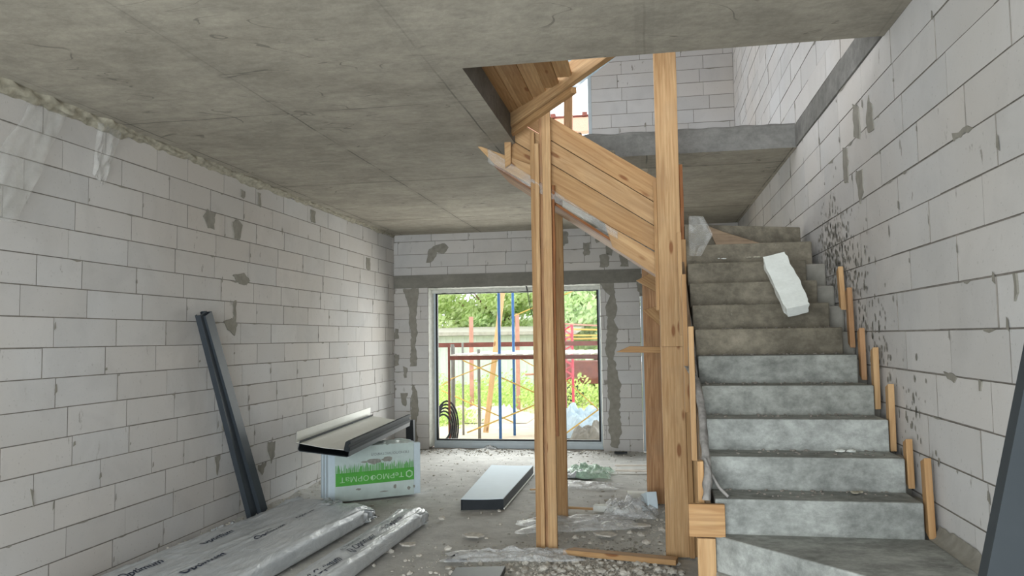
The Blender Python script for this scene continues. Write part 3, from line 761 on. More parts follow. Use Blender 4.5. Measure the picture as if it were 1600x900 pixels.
for (x, y, w, mt, lab) in ((1318, 704, .10, 'eps', 'white plaster flake on the fourth tread up'), (1336, 769, .07, 'foambead', 'yellowish foam crumb on the tread above the lowest'),
                           (1128, 404, .05, 'eps', 'crumpled white scrap on the topmost straight tread'), (1178, 402, .09, 'foambead', 'pale slat fragment behind the white scrap near stair top'),
                           (1150, 549, .08, 'patch', 'flat grey mortar crumb at the left of a middle tread')):
    k = min(range(9), key=lambda k: abs(at(x, y, Z=Z0+DZ*k).y-(Y0+DY*k+.06))); p = at(x, y, Z=Z0+DZ*k+.012)
    b = MB(); rr = random.Random(x)
    for _ in range(4): lump(b, (p.x+rr.uniform(-w/2, w/2), p.y+rr.uniform(-.015, .015), p.z), w*.28, rr, .35)
    tag(b.build('debris_scrap', mt), lab, 'debris')
b = MB(); rr = random.Random(31)
for k in range(9):
    for _ in range(46):
        lump(b, (rr.uniform(SX0+.03, SX1-.06), Y0+DY*k+DY-rr.random()**2*.16-.012, Z0+DZ*k+.003), rr.uniform(.003, .012), rr)
o = b.build('stair_grit', 'joint'); o['kind'] = 'stuff'; tag(o, 'mortar grit lying at the back of the stair treads', 'grit')

# ------------------------------------------------------------------ dark profiles
def channel(name, p0, p1, side, w, h, t, mat, label, groove=True, parts=True):
    """U channel from p0 to p1; 'side' spans its width, the open side faces the third axis"""
    p0 = Vector(p0); p1 = Vector(p1); x = (p1-p0).normalized(); L = (p1-p0).length
    y = Vector(side); y = (y-x*y.dot(x)).normalized(); z = x.cross(y)
    prof = [(-w/2, 0), (w/2, 0), (w/2, h), (w/2-.028, h), (w/2-.028, h-t), (w/2-t, h-t), (w/2-t, t), (-w/2+t, t), (-w/2+t, h-t), (-w/2+.028, h-t), (-w/2+.028, h), (-w/2, h)]
    b = MB(); b.prism([p0+y*a+z*c for a, c in prof], x*L)
    return tag(b.build(name, mat), label, 'metal profile')
pt = at(320, 490, X=-3.83); 
channel('metal_profile', at(398, 806, X=-3.72), at(318, 489, X=-3.82), (0, 1, 0), .115, .05, .004, 'dark', 'left of two anthracite channel profiles leaning on the left wall')
channel('metal_profile', at(414, 800, X=-3.68), at(326, 490, X=-3.80), (0, 1, 0), .115, .05, .004, 'dark', 'right of two anthracite channel profiles leaning on the left wall')
e0 = Vector((.40, 1.80, .0)); e1 = Vector((1.20, 1.80, 3.12)); off = Vector((.15, 0, -.04))
channel('metal_profile', e0+Vector((.16, -.0, 0)), e1+Vector((.16-.12, 0, -.2)), (1, 0, 0), .30, .04, .004, 'blackpanel', 'dark panel leaning at the right edge of the view')

# ------------------------------------------------------------------ foam pack with channels on top
n0 = Vector((-3.325, 7.74, 0)); uu = Vector((.80, .60, 0)).normalized(); vv = Vector((-uu.y, uu.x, 0)); HB = .56; LB = .98; DB = .34
FBX = thing('insulation_pack', 'white foam board pack with a green printed sleeve beneath metal channels', 'insulation pack', n0)
def fr(a, c, z): return n0+uu*a+vv*c+Vector((0, 0, z))
def obx(b, a0, a1, c0, c1, z0, z1): b.hexa([fr(a0, c0, z0), fr(a1, c0, z0), fr(a1, c1, z0), fr(a0, c1, z0), fr(a0, c0, z1), fr(a1, c0, z1), fr(a1, c1, z1), fr(a0, c1, z1)])
for k in range(5):
    b = MB(); obx(b, -.02+.006*(k % 2), LB+.02-.01*(k % 3), .004+k*.068, .004+(k+1)*.068-.003, .006, HB-.012*(k % 2)); b.build('foam_board', 'epsblue', FBX, bevel=.006)
def wrap(u, v):
    s = u*4; a = .05+v*(LB-.11)
    pts = [(-.006, .004), (-.006, HB+.008), (DB+.006, HB+.008), (DB+.006, .004)]
    i = int(s) % 4; f = s-int(s); p = Vector(pts[i]).lerp(Vector(pts[(i+1) % 4]), f)
    top = 1 if p.y > HB else 0
    z = p.y+top*(.03*max(0, mnoise.noise((v*7, u*9, 1)))+.012*mnoise.noise((v*25, u*20, 3)))
    return fr(a+.006*mnoise.noise((u*12, v*3, 2)), p.x, z)
b = MB(); b.grid(wrap, 40, 30, True); SLV = b.build('printed_sleeve', 'sleeve', FBX, smooth=False)
g = MB(); rr = random.Random(5); g.face([fr(.055, -.009, .165), fr(LB-.06, -.009, .165), fr(LB-.06, -.009, .30), fr(.055, -.009, .30)])
a = .055
while a < LB-.07:
    w = rr.uniform(.003, .010); g.face([fr(a, -.0095, .295), fr(a+w, -.0095, .295), fr(a+w, -.0095, .30+rr.uniform(.02, .10)), fr(a, -.0095, .30+rr.uniform(.02, .10))]); a += w+rr.uniform(.001, .007)
gb = g.build('green_band', 'green', SLV)
# lettering is upside down because the pack stands on its head
text_obj('printed_word', 'Te\u0420\u041c\u041e\u0424\u041e\u0420\u041c\u0430\u0422', 'greenpale', SLV, fr(.80, -.0115, .26), -uu, (0, 0, -1), .062, .70)
h = MB(); hc = (.865, .232)
for r0_, r1_ in ((.030, .044),):
    for i in range(6):
        t0, t1 = math.pi/6+i*math.pi/3, math.pi/6+(i+1)*math.pi/3
        h.face([fr(hc[0]+r0_*math.cos(t0), -.0115, hc[1]+r0_*math.sin(t0)), fr(hc[0]+r1_*math.cos(t0), -.0115, hc[1]+r1_*math.sin(t0)), fr(hc[0]+r1_*math.cos(t1), -.0115, hc[1]+r1_*math.sin(t1)), fr(hc[0]+r0_*math.cos(t1), -.0115, hc[1]+r0_*math.sin(t1))])
h.build('hexagon_logo', 'greenpale', SLV)
text_obj('small_print', '\u041f\u0415\u041d\u041e\u041f\u041e\u041b\u0418\u0421\u0422\u0418\u0420\u041e\u041b', 'printgrey', SLV, fr(.86, -.0105, .485), -uu, (0, 0, -1), .026, .42)
rr = random.Random(8)
for (a, z, w, hh) in ((.47, .40, .10, .035), (.62, .41, .07, .03), (.36, .40, .04, .012), (.70, .11, .02, .03), (.86, .08, .02, .022), (.92, .09, .012, .02), (.30, .12, .03, .012), (.58, .07, .05, .006)):
    n = 12; sm = MB(); sm.face([fr(a+w*math.cos(t)*rr.uniform(.7, 1.1), -.0108, z+hh*math.sin(t)*rr.uniform(.6, 1.1)) for t in [2*math.pi*i/n for i in range(n)]])
    sm.build('dirt_smear', 'mud', SLV)

def sheet(name, pts2, org, xdir, ydir, L, mat_in, mat_out, label, t=.004):
    """bent sheet: open profile (y, z) list with real thickness, white inside, dark outside; pushed along xdir"""
    x = Vector(xdir).normalized(); y = Vector(ydir); y = (y-x*y.dot(x)).normalized(); z = x.cross(y)
    if z.z < 0: z = -z
    th = thing(name, label, 'metal profile', tuple(org))
    nrm = []
    for i in range(len(pts2)):
        a = Vector(pts2[max(i-1, 0)]); c = Vector(pts2[min(i+1, len(pts2)-1)]); d = (c-a).normalized(); nrm.append(Vector((-d.y, d.x)))
    for off0, mt, nm in ((0, mat_in, 'coated_face'), (-t, mat_out, 'outer_face')):
        b = MB(); A_ = [Vector(p)+n_*off0 for p, n_ in zip(pts2, nrm)]; B_2 = [Vector(p)+n_*(off0-t) for p, n_ in zip(pts2, nrm)]
        for i in range(len(pts2)-1):
            q = [A_[i], A_[i+1], B_2[i+1], B_2[i]]
            b.prism([org+y*p.x+z*p.y for p in q], x*L)
        b.build(nm, mt, th)
    return th
zt = HB+.06
c1 = at(470, 715, Z=.50); 
# lower, dark channel pair and the upper white-lined channel
nl = at(463, 700, Z=HB+.10); nr = at(545, 717, Z=HB+.03); fr_ = at(640, 668, Z=HB+.03)
xd = (fr_-nr); LC = xd.length; yd = (nl-nr)
WC = .50
xdn = xd.normalized(); ydn = (Vector(yd)-xdn*yd.dot(xdn)).normalized()
org = Vector(nr)+Vector((0, 0, .012))
sheet('metal_channel', [(WC-.01, .10), (WC, .02), (WC-.02, 0), (.02, 0), (0, .01), (0, .085), (.05, .085)], org, xd, ydn, LC, 'dark', 'black2', 'lower dark metal channel resting on the foam pack')
UC = sheet('metal_channel', [(WC+.03, .155), (WC+.03, .15), (WC+.02, .045), (WC*.5, .028), (.05, .03)], org+Vector((0, 0, .028)), xd, ydn, LC, 'black2', 'white', 'upper white-lined metal channel lying on the dark one')
zdn = xdn.cross(ydn); zdn = -zdn if zdn.z < 0 else zdn; b = MB()
lip = [(.055, .03), (.048, .105), (.035, .122), (.0, .126), (-.004, .098), (.014, .09), (.012, .07), (-.006, .062), (-.006, .03), (.02, .02)]
b.prism([org+Vector((0, 0, .028))+ydn*p[0]+zdn*p[1] for p in lip], xd); b.build('folded_lip', 'blackpanel', UC, bevel=.003)
tag(board('metal_offcut', at(642, 690, Y=10.6)*1+Vector((0, 0, .012-at(642, 690, Y=10.6).z)), at(641, 656, Y=10.6), .11, .08, (1, 0, 0), 'black2', None), 'short dark metal piece standing in the corner behind the foam pack', 'metal offcut')
# tray shaped panel on the floor
tp = [at(720, 781, Z=.10), at(786, 780, Z=.10), at(833, 728, Z=.10), at(768, 727, Z=.10)]
PN = thing('metal_tray', 'pale blue upturned metal tray lying on the floor by the window', 'metal tray', (tp[0].x, tp[0].y, 0))
b = MB(); b.grid(lambda u, v: tp[0].lerp(tp[1], u).lerp(tp[3].lerp(tp[2], u), v)+Vector((0, 0, .004-.005*math.sin(math.pi*u))), 9, 6); b.build('top_sheet', 'bluewhite', PN, solid=.003)
for (p, q, nm, mt) in ((tp[0], tp[1], 'near_flange', 'black2'), (tp[1], tp[2], 'side_flange', 'dark'), (tp[0], tp[3], 'side_flange', 'dark')):
    ins = Vector((0, .03, 0)) if nm == 'near_flange' else Vector((0, 0, 0))
    b = MB(); b.hexa([p+ins+Vector((0, 0, -.105)), q+ins+Vector((0, 0, -.105)), q+ins+Vector((0, .004, -.105)), p+ins+Vector((.004, .004, -.105)), p+ins, q+ins, q+ins+Vector((0, .004, 0)), p+ins+Vector((.004, .004, 0))]); b.build(nm, mt, PN)
lipd = (tp[2]-tp[1]); b = MB(); b.tube([tp[1]+Vector((.012, -.01, -.09)), tp[2]+Vector((.012, 0, -.09))], .008, 6); b.build('edge_lip', 'white', PN)
# grey plate at the bottom edge
b = MB(); q = [at(712, 886, Z=.05), at(790, 884, Z=.05)]; d = Vector((.02, -.55, 0)); b.hexa([q[0]+d-Vector((0, 0, .045)), q[1]+d-Vector((0, 0, .045)), q[1]-Vector((0, 0, .045)), q[0]-Vector((0, 0, .045)), q[0]+d, q[1]+d, q[1], q[0]])
tag(b.build('metal_plate', 'dark', bevel=.004), 'small dark grey plate on the rubble at the bottom edge', 'metal plate')
b = MB(); p = at(697, 876, Z=.01)
b.tube([p, p+Vector((.05, .16, .01))], .01, 5); b.tube([p, p+Vector((.16, .02, .005))], .012, 5)
tag(b.build('metal_bracket', 'rubber'), 'small dark angle bracket lying on the floor', 'bracket')

# ------------------------------------------------------------------ wrapped packs
def pack(name, p0, p1, w, h, label, seed, texts=(), tuft=.25, cat='wrapped pack'):
    p0 = Vector(p0); p1 = Vector(p1); x = (p1-p0).normalized(); L = (p1-p0).length; y = Vector((-x.y, x.x, 0)); 
    T = thing(name, label, cat, tuple(p0))
    def surf(u, v):
        a = 2*math.pi*u; e = .45
        ca, sa = math.cos(a), math.sin(a)
        cx_ = math.copysign(abs(ca)**e, ca); sx_ = math.copysign(abs(sa)**e, sa)
        tp_ = min(1, (1-v)/.10) if v > .9 else min(1, v/.06) if v < .06 else 1
        tp_ = .35+.65*math.sqrt(max(0, 1-(1-tp_)**2))
        hh = h*tp_; ww = w*(.75+.25*tp_)
        n1 = mnoise.noise((v*L*1.1+seed, cx_*w*7, seed)); n2 = mnoise.noise((v*L*3+cx_*4, cx_*w*22+v*6, seed+4)); n3 = mnoise.noise((v*L*14, u*30, seed+9))
        rid = .9-abs(mnoise.noise((v*L*2.1+cx_*2.2, cx_*w*9-v*3, seed+2)))*2
        rr_ = .012*n1+.006*n2+.004*n3+.007*rid
        end = max(0, (v-.88)/.12)
        P = p0+x*(v*L)+y*(cx_*ww/2*(1+.05*n1))
        z = h*.02+max(.002, hh/2*(1+sx_)+rr_*(1+2*end)*(sx_ > -.3))
        P += y*(end*.03*n3*6*w)+x*(end*.05*n3)
        return Vector((P.x, P.y, z))
    b = MB(); N = 72; b.grid(surf, N, int(L/.025), True)
    b.face([surf(i/N, 1) for i in range(N)]); b.face([surf(i/N, 0) for i in range(N)][::-1])
    WR = b.build('wrapping', 'bag', T, smooth=True)
    for (bd, v0, c0, hgt, wid, mt) in texts:   # lettering lies on the wrap, following its folds
        o = text_obj('printed_word', bd, mt, WR, (0, 0, 0), (1, 0, 0), (0, 1, 0), hgt, wid, thick=0, shear=.2, bold=.018 if bd[-3:] == 'mum' else 0)
        if o:
            bo = base_of(T)
            bm = bmesh.new(); bm.from_mesh(o.data)
            bmesh.ops.subdivide_edges(bm, edges=[e for e in bm.edges if e.calc_length() > .02], cuts=2)
            for v_ in bm.verts:
                q = v_.co+bo; s = v0+q.x/L; cc = c0+q.y   # cc is distance across the pack from its centre
                r_ = max(-.98, min(.98, cc/(w/2))); ca = abs(r_)**(1/.45); a = math.acos(math.copysign(ca, r_))
                pp = surf(a/(2*math.pi), min(.995, s)); v_.co = Vector((pp.x, pp.y, pp.z+.0035))-bo
            bm.to_mesh(o.data); bm.free()
    return T
pk = thing
pack('wrapped_pack', (-3.62, 3.6, 0), (-3.34, 7.55, 0), .50, .11, 'grey plastic-wrapped long pack nearest the left wall', 3.1,
     [('Optimum', .52, -.02, .09, .42, 'print'), ('Optimum', .30, -.02, .09, .42, 'print')])
pack('wrapped_pack', (-3.02, 3.4, 0), (-2.83, 7.15, 0), .52, .17, 'wide grey plastic-wrapped pack second from the left wall', 8.7,
     [('Optimum', .60, .10, .07, .46, 'print'), ('ALTERNATIVE', .60, .19, .03, .36, 'printgrey'), ('Optimum', .78, .12, .06, .30, 'print'), ('Optimum', .36, .10, .08, .5, 'print')])
pack('wrapped_roll', (-2.27, 3.9, 0), (-2.18, 7.05, 0), .25, .15, 'narrow grey plastic-wrapped roll with dark lettering, right of the packs', 5.3,
     [('() Optimum', .50, -.07, .085, .46, 'print'), ('ALTERNATIVE', .50, .03, .03, .34, 'printgrey'), ('() Optimum', .72, -.07, .085, .42, 'print'), ('() Optimum', .30, -.07, .085, .46, 'print')], cat='wrapped roll')
# torn scraps of wrap between packs and wall
rr = random.Random(12)
for i, (px, py, w, lab) in enumerate(((352, 822, .16, 'torn white wrap scrap by the wall beside the leaning profiles'), (300, 850, .2, 'larger torn wrap scrap between the left pack and the wall'), (225, 878, .22, 'torn lettered wrap scrap near the bottom left corner'))):
    c = at(px, py, Z=.07); b = MB(); sd_ = rr.random()*9
    b.grid(lambda u, v: (c.x+(u-.5)*w*.7+.02*mnoise.noise((u*4, v*4, sd_)), c.y+(v-.5)*w*1.8, .06+.05*mnoise.noise((u*3+sd_, v*3, 1))+.015*mnoise.noise((u*11, v*11, sd_))), 14, 18)
    tag(b.build('wrap_scrap', 'bag', smooth=True, solid=.001), lab, 'plastic scrap')

# ------------------------------------------------------------------ floor debris
def crumple(name, mat, px, py, lx, ly, hz, label, cat='plastic film', seed=1, rot=0, n=26):
    c = at(px, py, Z=.02); b = MB(); ca, sa = math.cos(rot), math.sin(rot)
    def f(u, v):
        x, y = (u-.5)*lx, (v-.5)*ly; ed = math.sin(math.pi*u)**.5*math.sin(math.pi*v)**.5
        k = 1+.25*mnoise.noise((u*3, v*3, seed+7)); x *= k; y *= k
        z = .012+hz*ed*(.5+.9*abs(mnoise.noise((u*5, v*5, seed)))+.35*mnoise.noise((u*15, v*15, seed)))
        return (c.x+x*ca-y*sa+.02*mnoise.noise((u*9, v*9, seed)), c.y+x*sa+y*ca, max(.006, z))
    b.grid(f, n, n); return tag(b.build(name, mat, smooth=True, solid=.001), label, cat)
crumple('plastic_bag', 'filmg', 918, 740, .58, .55, .14, 'crumpled green and white plastic bag on the floor between posts', 'plastic bag', 2)
crumple('plastic_bag', 'bag', 900, 742, .40, .35, .08, 'whitish crumpled bag tangled with the green one', 'plastic bag', 6)
crumple('plastic_film', 'film', 905, 757, .85, .35, .05, 'clear film sheet in front of the green bag', seed=5, rot=-.1)
crumple('plastic_film', 'film', 905, 818, 1.1, .5, .07, 'crinkled clear film around the foot of the left post', seed=9, rot=.3, n=36)
crumple('plastic_film', 'film', 800, 868, 1.0, .28, .07, 'twisted clear film trailing left of the left post foot', seed=13, rot=.15, n=36)
crumple('plastic_film', 'film', 985, 800, .5, .45, .16, 'glossy clear film heap beside the white foam scraps', seed=17, n=30)
crumple('plastic_bag', 'film', 766, 701, .22, .2, .07, 'tiny white plastic bag near the window sill', 'plastic bag', 21, n=14)
crumple('plastic_film', 'film2', 735, 693, 1.2, .18, .06, 'grimy film strip along the floor under the window', seed=23, n=24)
def slab_piece(name, p, sx_, sy_, sz_, ang, tilt, mat, label, cat):
    b = MB(); b.box((-sx_/2, -sy_/2, 0), (sx_/2, sy_/2, sz_)); o = b.build(name, mat, bevel=.006); o.location = p; o.rotation_euler = (tilt, 0, ang); return tag(o, label, cat)
slab_piece('foam_scrap', at(1008, 778, Z=.0)+Vector((0, 0, .01)), .36, .14, .05, .05, 0, 'eps', 'flat white foam scrap left of the brown post', 'foam scrap')
slab_piece('foam_scrap', at(1016, 800, Z=.0)+Vector((0, 0, .02)), .10, .22, .16, .3, -.3, 'epsblue', 'tilted pale foam block leaning beside the flat foam scrap', 'foam scrap')
slab_piece('foam_scrap', at(955, 801, Z=.0)+Vector((0, 0, .01)), .34, .09, .06, -.15, 0, 'eps', 'long dusty foam strip in front of the green bag', 'foam scrap')
tag(board('floor_lath', at(962, 735, Z=.02), at(1040, 737, Z=.02), .05, .02, (0, 1, 0), 'deckw', None), 'pale lath lying on the floor toward the brown post', 'lath')
tag(board('floor_lath', at(960, 731, Z=.03)+Vector((0, .18, 0)), at(1040, 731, Z=.03)+Vector((0, .18, 0)), .03, .02, (0, 1, 0), 'deckw', None), 'second pale lath, just behind the other on the floor', 'lath')
tag(board('sill_board', at(888, 861, Z=.03), at(1058, 877, Z=.03), .10, .04, (0, 1, 0), 'wood', None, ends=(.06, 0)), 'flat pine board lying on the floor between the posts', 'board')
tag(board('floor_lath', at(870, 792, Z=.03), at(962, 797, Z=.03), .035, .02, (0, 1, 0), 'wood2', None), 'thin yellowish lath on the floor right of left post', 'lath')
tag(board('floor_offcut', at(828, 765, Z=.015), at(850, 764, Z=.015), .03, .015, (0, 1, 0), 'wood2', None), 'tiny pale wood splinter left of the left post', 'offcut')

def lump_obj(r, seed, mat='stone'):
    b = MB(); lump(b, (0, 0, 0), r, random.Random(seed), .6); return b
groups = [((1.0), )]
pts = [(1002, 838), (1035, 830), (1042, 868), (985, 834), (760, 842), (900, 842), (922, 850), (968, 822), (930, 868), (1000, 890), (960, 885), (1030, 892), (820, 860), (850, 890), (880, 894), (905, 884), (940, 895), (690, 812), (655, 870), (835, 815),
       (780, 800), (700, 860), (1010, 850), (870, 876), (800, 892), (990, 876), (975, 896), (1050, 896), (748, 780), (950, 838)]
proto = lump_obj(.035, 3).build('mortar_lump', 'stone'); first = True; rr = random.Random(77)
for (px, py) in pts:
    p = at(px, py, Z=0)
    if first: o = proto; first = False
    else: o = proto.copy(); COL.objects.link(o)
    s = rr.uniform(.6, 1.5); o.location = (p.x, p.y, .012*s); o.scale = (s, s*rr.uniform(.7, 1.2), s*.8); o.rotation_euler = (0, 0, rr.uniform(0, 6))
    tag(o, 'small loose mortar lump among the rubble on the floor', 'mortar lump', 'mortar lumps around the post feet')
def visible_ok(x, y):
    if x > .2 and y < 7.0: return False
    return True
b = MB(); rr = random.Random(99); cnt = 0
while cnt < 5200:
    m_ = rr.random()
    if m_ < .50: x, y = rr.gauss(-.45, .55), rr.gauss(5.7, .35)
    elif m_ < .62: x, y = XL+abs(rr.gauss(0, .16)), rr.uniform(4.5, 11.4)
    elif m_ < .72: x, y = rr.uniform(-3.8, 1.2), YB-abs(rr.gauss(0, .2))
    elif m_ < .84: x, y = rr.gauss(-.1, .5), rr.gauss(7.4, .5)
    else: x, y = rr.uniform(-3.7, 1.1), rr.uniform(4.8, 11)
    if not (XL < x < XR and 4.2 < y < YB) or not visible_ok(x, y): continue
    r = rr.uniform(.003, .011) if rr.random() < .85 else rr.uniform(.011, .022 if not (m_ < .5 and y < 6.1) else .034)
    lump(b, (x, y, fl_h(x, y)+r*.3), r, rr, .6); cnt += 1
o = b.build('floor_rubble', 'stone'); o['kind'] = 'stuff'; tag(o, 'fine mortar rubble scattered over the floor', 'rubble')
b = MB(); rr = random.Random(199)
for _ in range(900):
    x, y = rr.gauss(-.35, .5), rr.gauss(5.9, .45)
    if x > .2: continue
    r = rr.uniform(.004, .016); lump(b, (x, y, fl_h(x, y)+r*.2), r, rr, .4)
for _ in range(350):
    x, y = rr.uniform(-3.8, 1.2), YB-abs(rr.gauss(0, .15)); r = rr.uniform(.005, .02); lump(b, (x, y, fl_h(x, y)+r*.2), r, rr, .4)
o = b.build('dark_grit', 'patch'); o['kind'] = 'stuff'; tag(o, 'darker grit mixed into the rubble around the posts', 'grit')
tag(board('floor_offcut', at(960, 707, Z=.02), at(980, 707, Z=.02), .07, .02, (0, 1, 0), 'rubber', None), 'flat dark chip on the floor under the pier', 'offcut')

chips = [(640, 852, .10, 'pale splinter of board on the floor beside the wrapped roll'), (742, 838, .12, 'thin pale chip on the floor left of the left post'), (1000, 822, .11, 'flat pale mortar flake in front of the foam scraps'), (948, 836, .12, 'flat broken plaster plate between the two posts'), (1085, 812, .08, 'small broken tile piece under the stair corner')]
for px, py, w, lab in chips[:4]:
    p = at(px, py, Z=.012); b = MB(); rr = random.Random(px); pl = [(p.x+w*math.cos(a)*rr.uniform(.5, 1), p.y+w*.8*math.sin(a)*rr.uniform(.5, 1), .012) for a in (0, .9, 1.9, 2.9, 4.0, 5.1)]
    b.prism(pl, (0, 0, .014)); tag(b.build('plaster_chip', 'stone', bevel=.003), lab, 'chip')
# film draped on the upper left wall
def drape(x0, y0, x1, y1, wd0, wd1, label, seed):
    b = MB()
    def f(u, v):
        px = x0+(x1-x0)*v+(u-.5)*(wd0+(wd1-wd0)*v); py = y0+(y1-y0)*v+(u-.5)*18
        p = at(px, py, X=XL+.03); return p+Vector((.02+.05*abs(mnoise.noise((u*4, v*3, seed)))+.01*mnoise.noise((u*14, v*4, seed)), 0, 0))
    b.grid(f, 20, 26); return tag(b.build('plastic_film', 'film2', smooth=True, solid=.001), label, 'plastic film')
drape(70, 172, -25, 340, 60, 90, 'wide milky film draped down the upper left wall', 3)
drape(168, 196, 148, 282, 38, 16, 'narrow milky film hanging from ceiling edge, right of the wide one', 8)

# cables hanging in the window
b = MB(); b.tube([at(822, 447, Y=YB-.05), at(828, 478, Y=YB-.06), at(838, 515, Y=YB-.07), at(846, 560, Y=YB-.08)], .006, 6); b.tube([at(823, 447, Y=YB-.05), at(831, 480, Y=YB-.05), at(841, 518, Y=YB-.06)], .004, 6)
tag(b.build('cable', 'rubber'), 'dark cable hanging in front of the window top', 'cable')

# ------------------------------------------------------------------ outside
GZ = -.15
b = MB(); b.grid(lambda u, v: (-22+u*36, 11.9+v*45, GZ+.03*mnoise.noise((u*30, v*40, 1))+.02*mnoise.noise((u*90, v*120, 3))), 80, 90)
o = b.build('ground', 'sand', smooth=True); struct(o)
# scaffold
sc = thing('scaffold', 'tubular scaffold with blue and grey uprights and slatted deck outside the window', 'scaffold', (-2.4, 13.3, GZ))
def upr(px, Y, z1, r, mat):
    p = at(px, 560, Y=Y); b = MB(); b.tube([(p.x, Y, GZ), (p.x, Y, z1)], r, 8); b.build('upright', mat, sc, smooth=True)
upr(780.5, 13.0, 4.2, .026, 'bluep'); upr(802.5, 14.6, 4.2, .026, 'bluep')
upr(701.5, 13.1, 1.55, .022, 'redb'); upr(707, 13.4, 1.6, .034, 'greyp'); upr(710, 14.6, 1.55, .012, 'greyp')
upr(723, 14.6, 1.62, .022, 'greyp'); upr(748, 13.6, 1.5, .028, 'greyp')
for (xa, ya, xb, yb, Y, r) in ((723, 563, 850, 620, 13.2, .012), (700, 594, 779, 563, 13.3, .010), (690, 610, 802, 660, 14.0, .012), (730, 676, 850, 627, 13.1, .014),
                               (690, 602, 705, 594, 14, .010), (812, 560, 845, 578, 14.2, .010), (880, 590, 935, 640, 13.4, .010), (880, 680, 935, 640, 13.2, .013), (802, 494, 930, 440, 16, .012)):
    b = MB(); b.tube([at(xa, ya, Y=Y), at(xb, yb, Y=Y)], r, 6); b.build('brace', 'yellow', sc, smooth=True)
zk = at(704, 558, Y=12.9).z
xa, xb = at(703, 558, Y=12.9).x, at(958, 550, Y=12.9).x
b = MB(); b.box((xa, 12.9, zk-.05), (xb, 12.94, zk+.02)); b.build('deck_rail', 'redb', sc)
b = MB(); b.box((xa, 16.1, zk-.03), (xb, 16.14, zk+.03)); b.build('deck_rail', 'redb', sc)
k = 0; x = xa+.02
while x < xb-.1:
    b = MB(); b.hexa([(x, 12.88, zk+.02), (x+.11, 12.88, zk+.02), (x+.11, 16.2, zk+.02), (x, 16.2, zk+.02), (x, 12.88, zk+.045), (x+.11, 12.88, zk+.045), (x+.11, 16.2, zk+.045), (x, 16.2, zk+.045)])
    b.build('deck_slat', 'deckw', sc); x += .19
z2 = at(690, 539, Y=15.2).z; b = MB(); b.box((at(680, 539, Y=15.2).x, 15.2, z2-.05), (at(958, 537, Y=15.2).x, 15.25, z2+.04)); b.build('guard_rail', 'redb', sc)
# inclined board and red posts
tag(board('leaning_board', at(759, 676, Y=14.2)+Vector((0, 0, 0)), at(787, 440, Y=14.9), .10, .03, (1, 0, 0), 'orange', None), 'long orange board leaning behind the scaffold', 'board')
for (px, y0_, lab) in ((736, 495, 'left red oxide post standing in front of the shed'), (808, 490, 'right red oxide post standing in front of the shed')):
    p = at(px, y0_, Y=19); b = MB(); b.box((p.x-.045, 18.95, GZ), (p.x+.045, 19.05, p.z)); tag(b.build('steel_post', 'redp', bevel=.005), lab, 'post')
# shed
sh = thing('shed', 'pale sheet metal shed with a low grey roof behind the weeds', 'shed', (-5, 25, GZ))
b = MB(); xs0, xs1 = -9.0, -2.6; n = 64
for i in range(n):
    xa_ = xs0+(xs1-xs0)*i/n; xb_ = xs0+(xs1-xs0)*(i+1)/n; o_ = .015 if i % 2 else 0
    b.box((xa_, 24-o_, GZ), (xb_, 24.1, 1.78))
b.build('sheet_wall', 'shed', sh)
b = MB(); b.prism([(xs0-.2, 23.6, 1.79), (xs0-.2, 23.6, 1.90), (xs0-.2, 27, 2.1), (xs0-.2, 27, 1.99)], (xs1-xs0+.6, 0, 0)); b.build('roof', 'roof', sh)
b = MB(); b.box((xs0, 24.1, GZ), (xs1, 26.8, 1.79)); b.build('walls', 'roof', sh)
# pinkish lattice and red trailer
p = at(889, 600, Y=17); la = thing('lattice_mast', 'pinkish red lattice mast right of the left post', 'mast', (p.x, 17, GZ)); zt_ = at(887, 508, Y=17).z
for sx_ in (-.09, .09):
    for sy_ in (-.08, .08):
        b = MB(); b.tube([(p.x+sx_, 17+sy_, GZ), (p.x+sx_, 17+sy_, zt_)], .022, 6); b.build('chord', 'pink', la)
b = MB(); z = GZ+.9; s = 1
while z < zt_-.1:
    for sy_ in (-.08, .08): b.tube([(p.x-.09*s, 17+sy_, z), (p.x+.09*s, 17+sy_, z+.11)], .014, 5)
    s = -s; z += .11
b.build('lacing', 'pink', la)
p = at(915, 612, Y=21); tr = thing('trailer', 'rust red trailer parked in the weeds', 'trailer', (p.x, 21, GZ))
b = MB(); b.box((p.x-.55, 20.7, .45), (p.x+1.0, 21.6, 1.05)); b.build('body', 'redb', tr, bevel=.01)
for wx in (-.3, .7):
    b = MB(); b.tube([(p.x+wx, 20.66, .15), (p.x+wx, 20.80, .15)], .28, 16); b.build('wheel', 'rubber', tr)
b = MB(); b.tube([(p.x-.55, 20.75, .75), (p.x-1.6, 20.75, .7)], .03, 6); b.build('drawbar', 'redp', tr)
# far yellow pipes on trestles, right side
ps = thing('pipe_rack', 'rack of yellowish pipes lying outside beyond the scaffold', 'rack', (-1.2, 18.5, GZ))
for i, y_ in enumerate((506, 514, 524, 530)):
    b = MB(); b.tube([at(878, y_, Y=18.5+.1*i), at(960, y_+4-i*2, Y=18.5+.1*i)], .022, 6); b.build('pipe', ('redp', 'yellow', 'yellow', 'yellow')[i], ps)
for px in (882, 955):
    q = at(px, 506, Y=18.75); b = MB(); b.tube([(q.x, 18.75, GZ), (q.x, 18.75, q.z+.02)], .03, 6); b.build('trestle', 'greyp', ps)
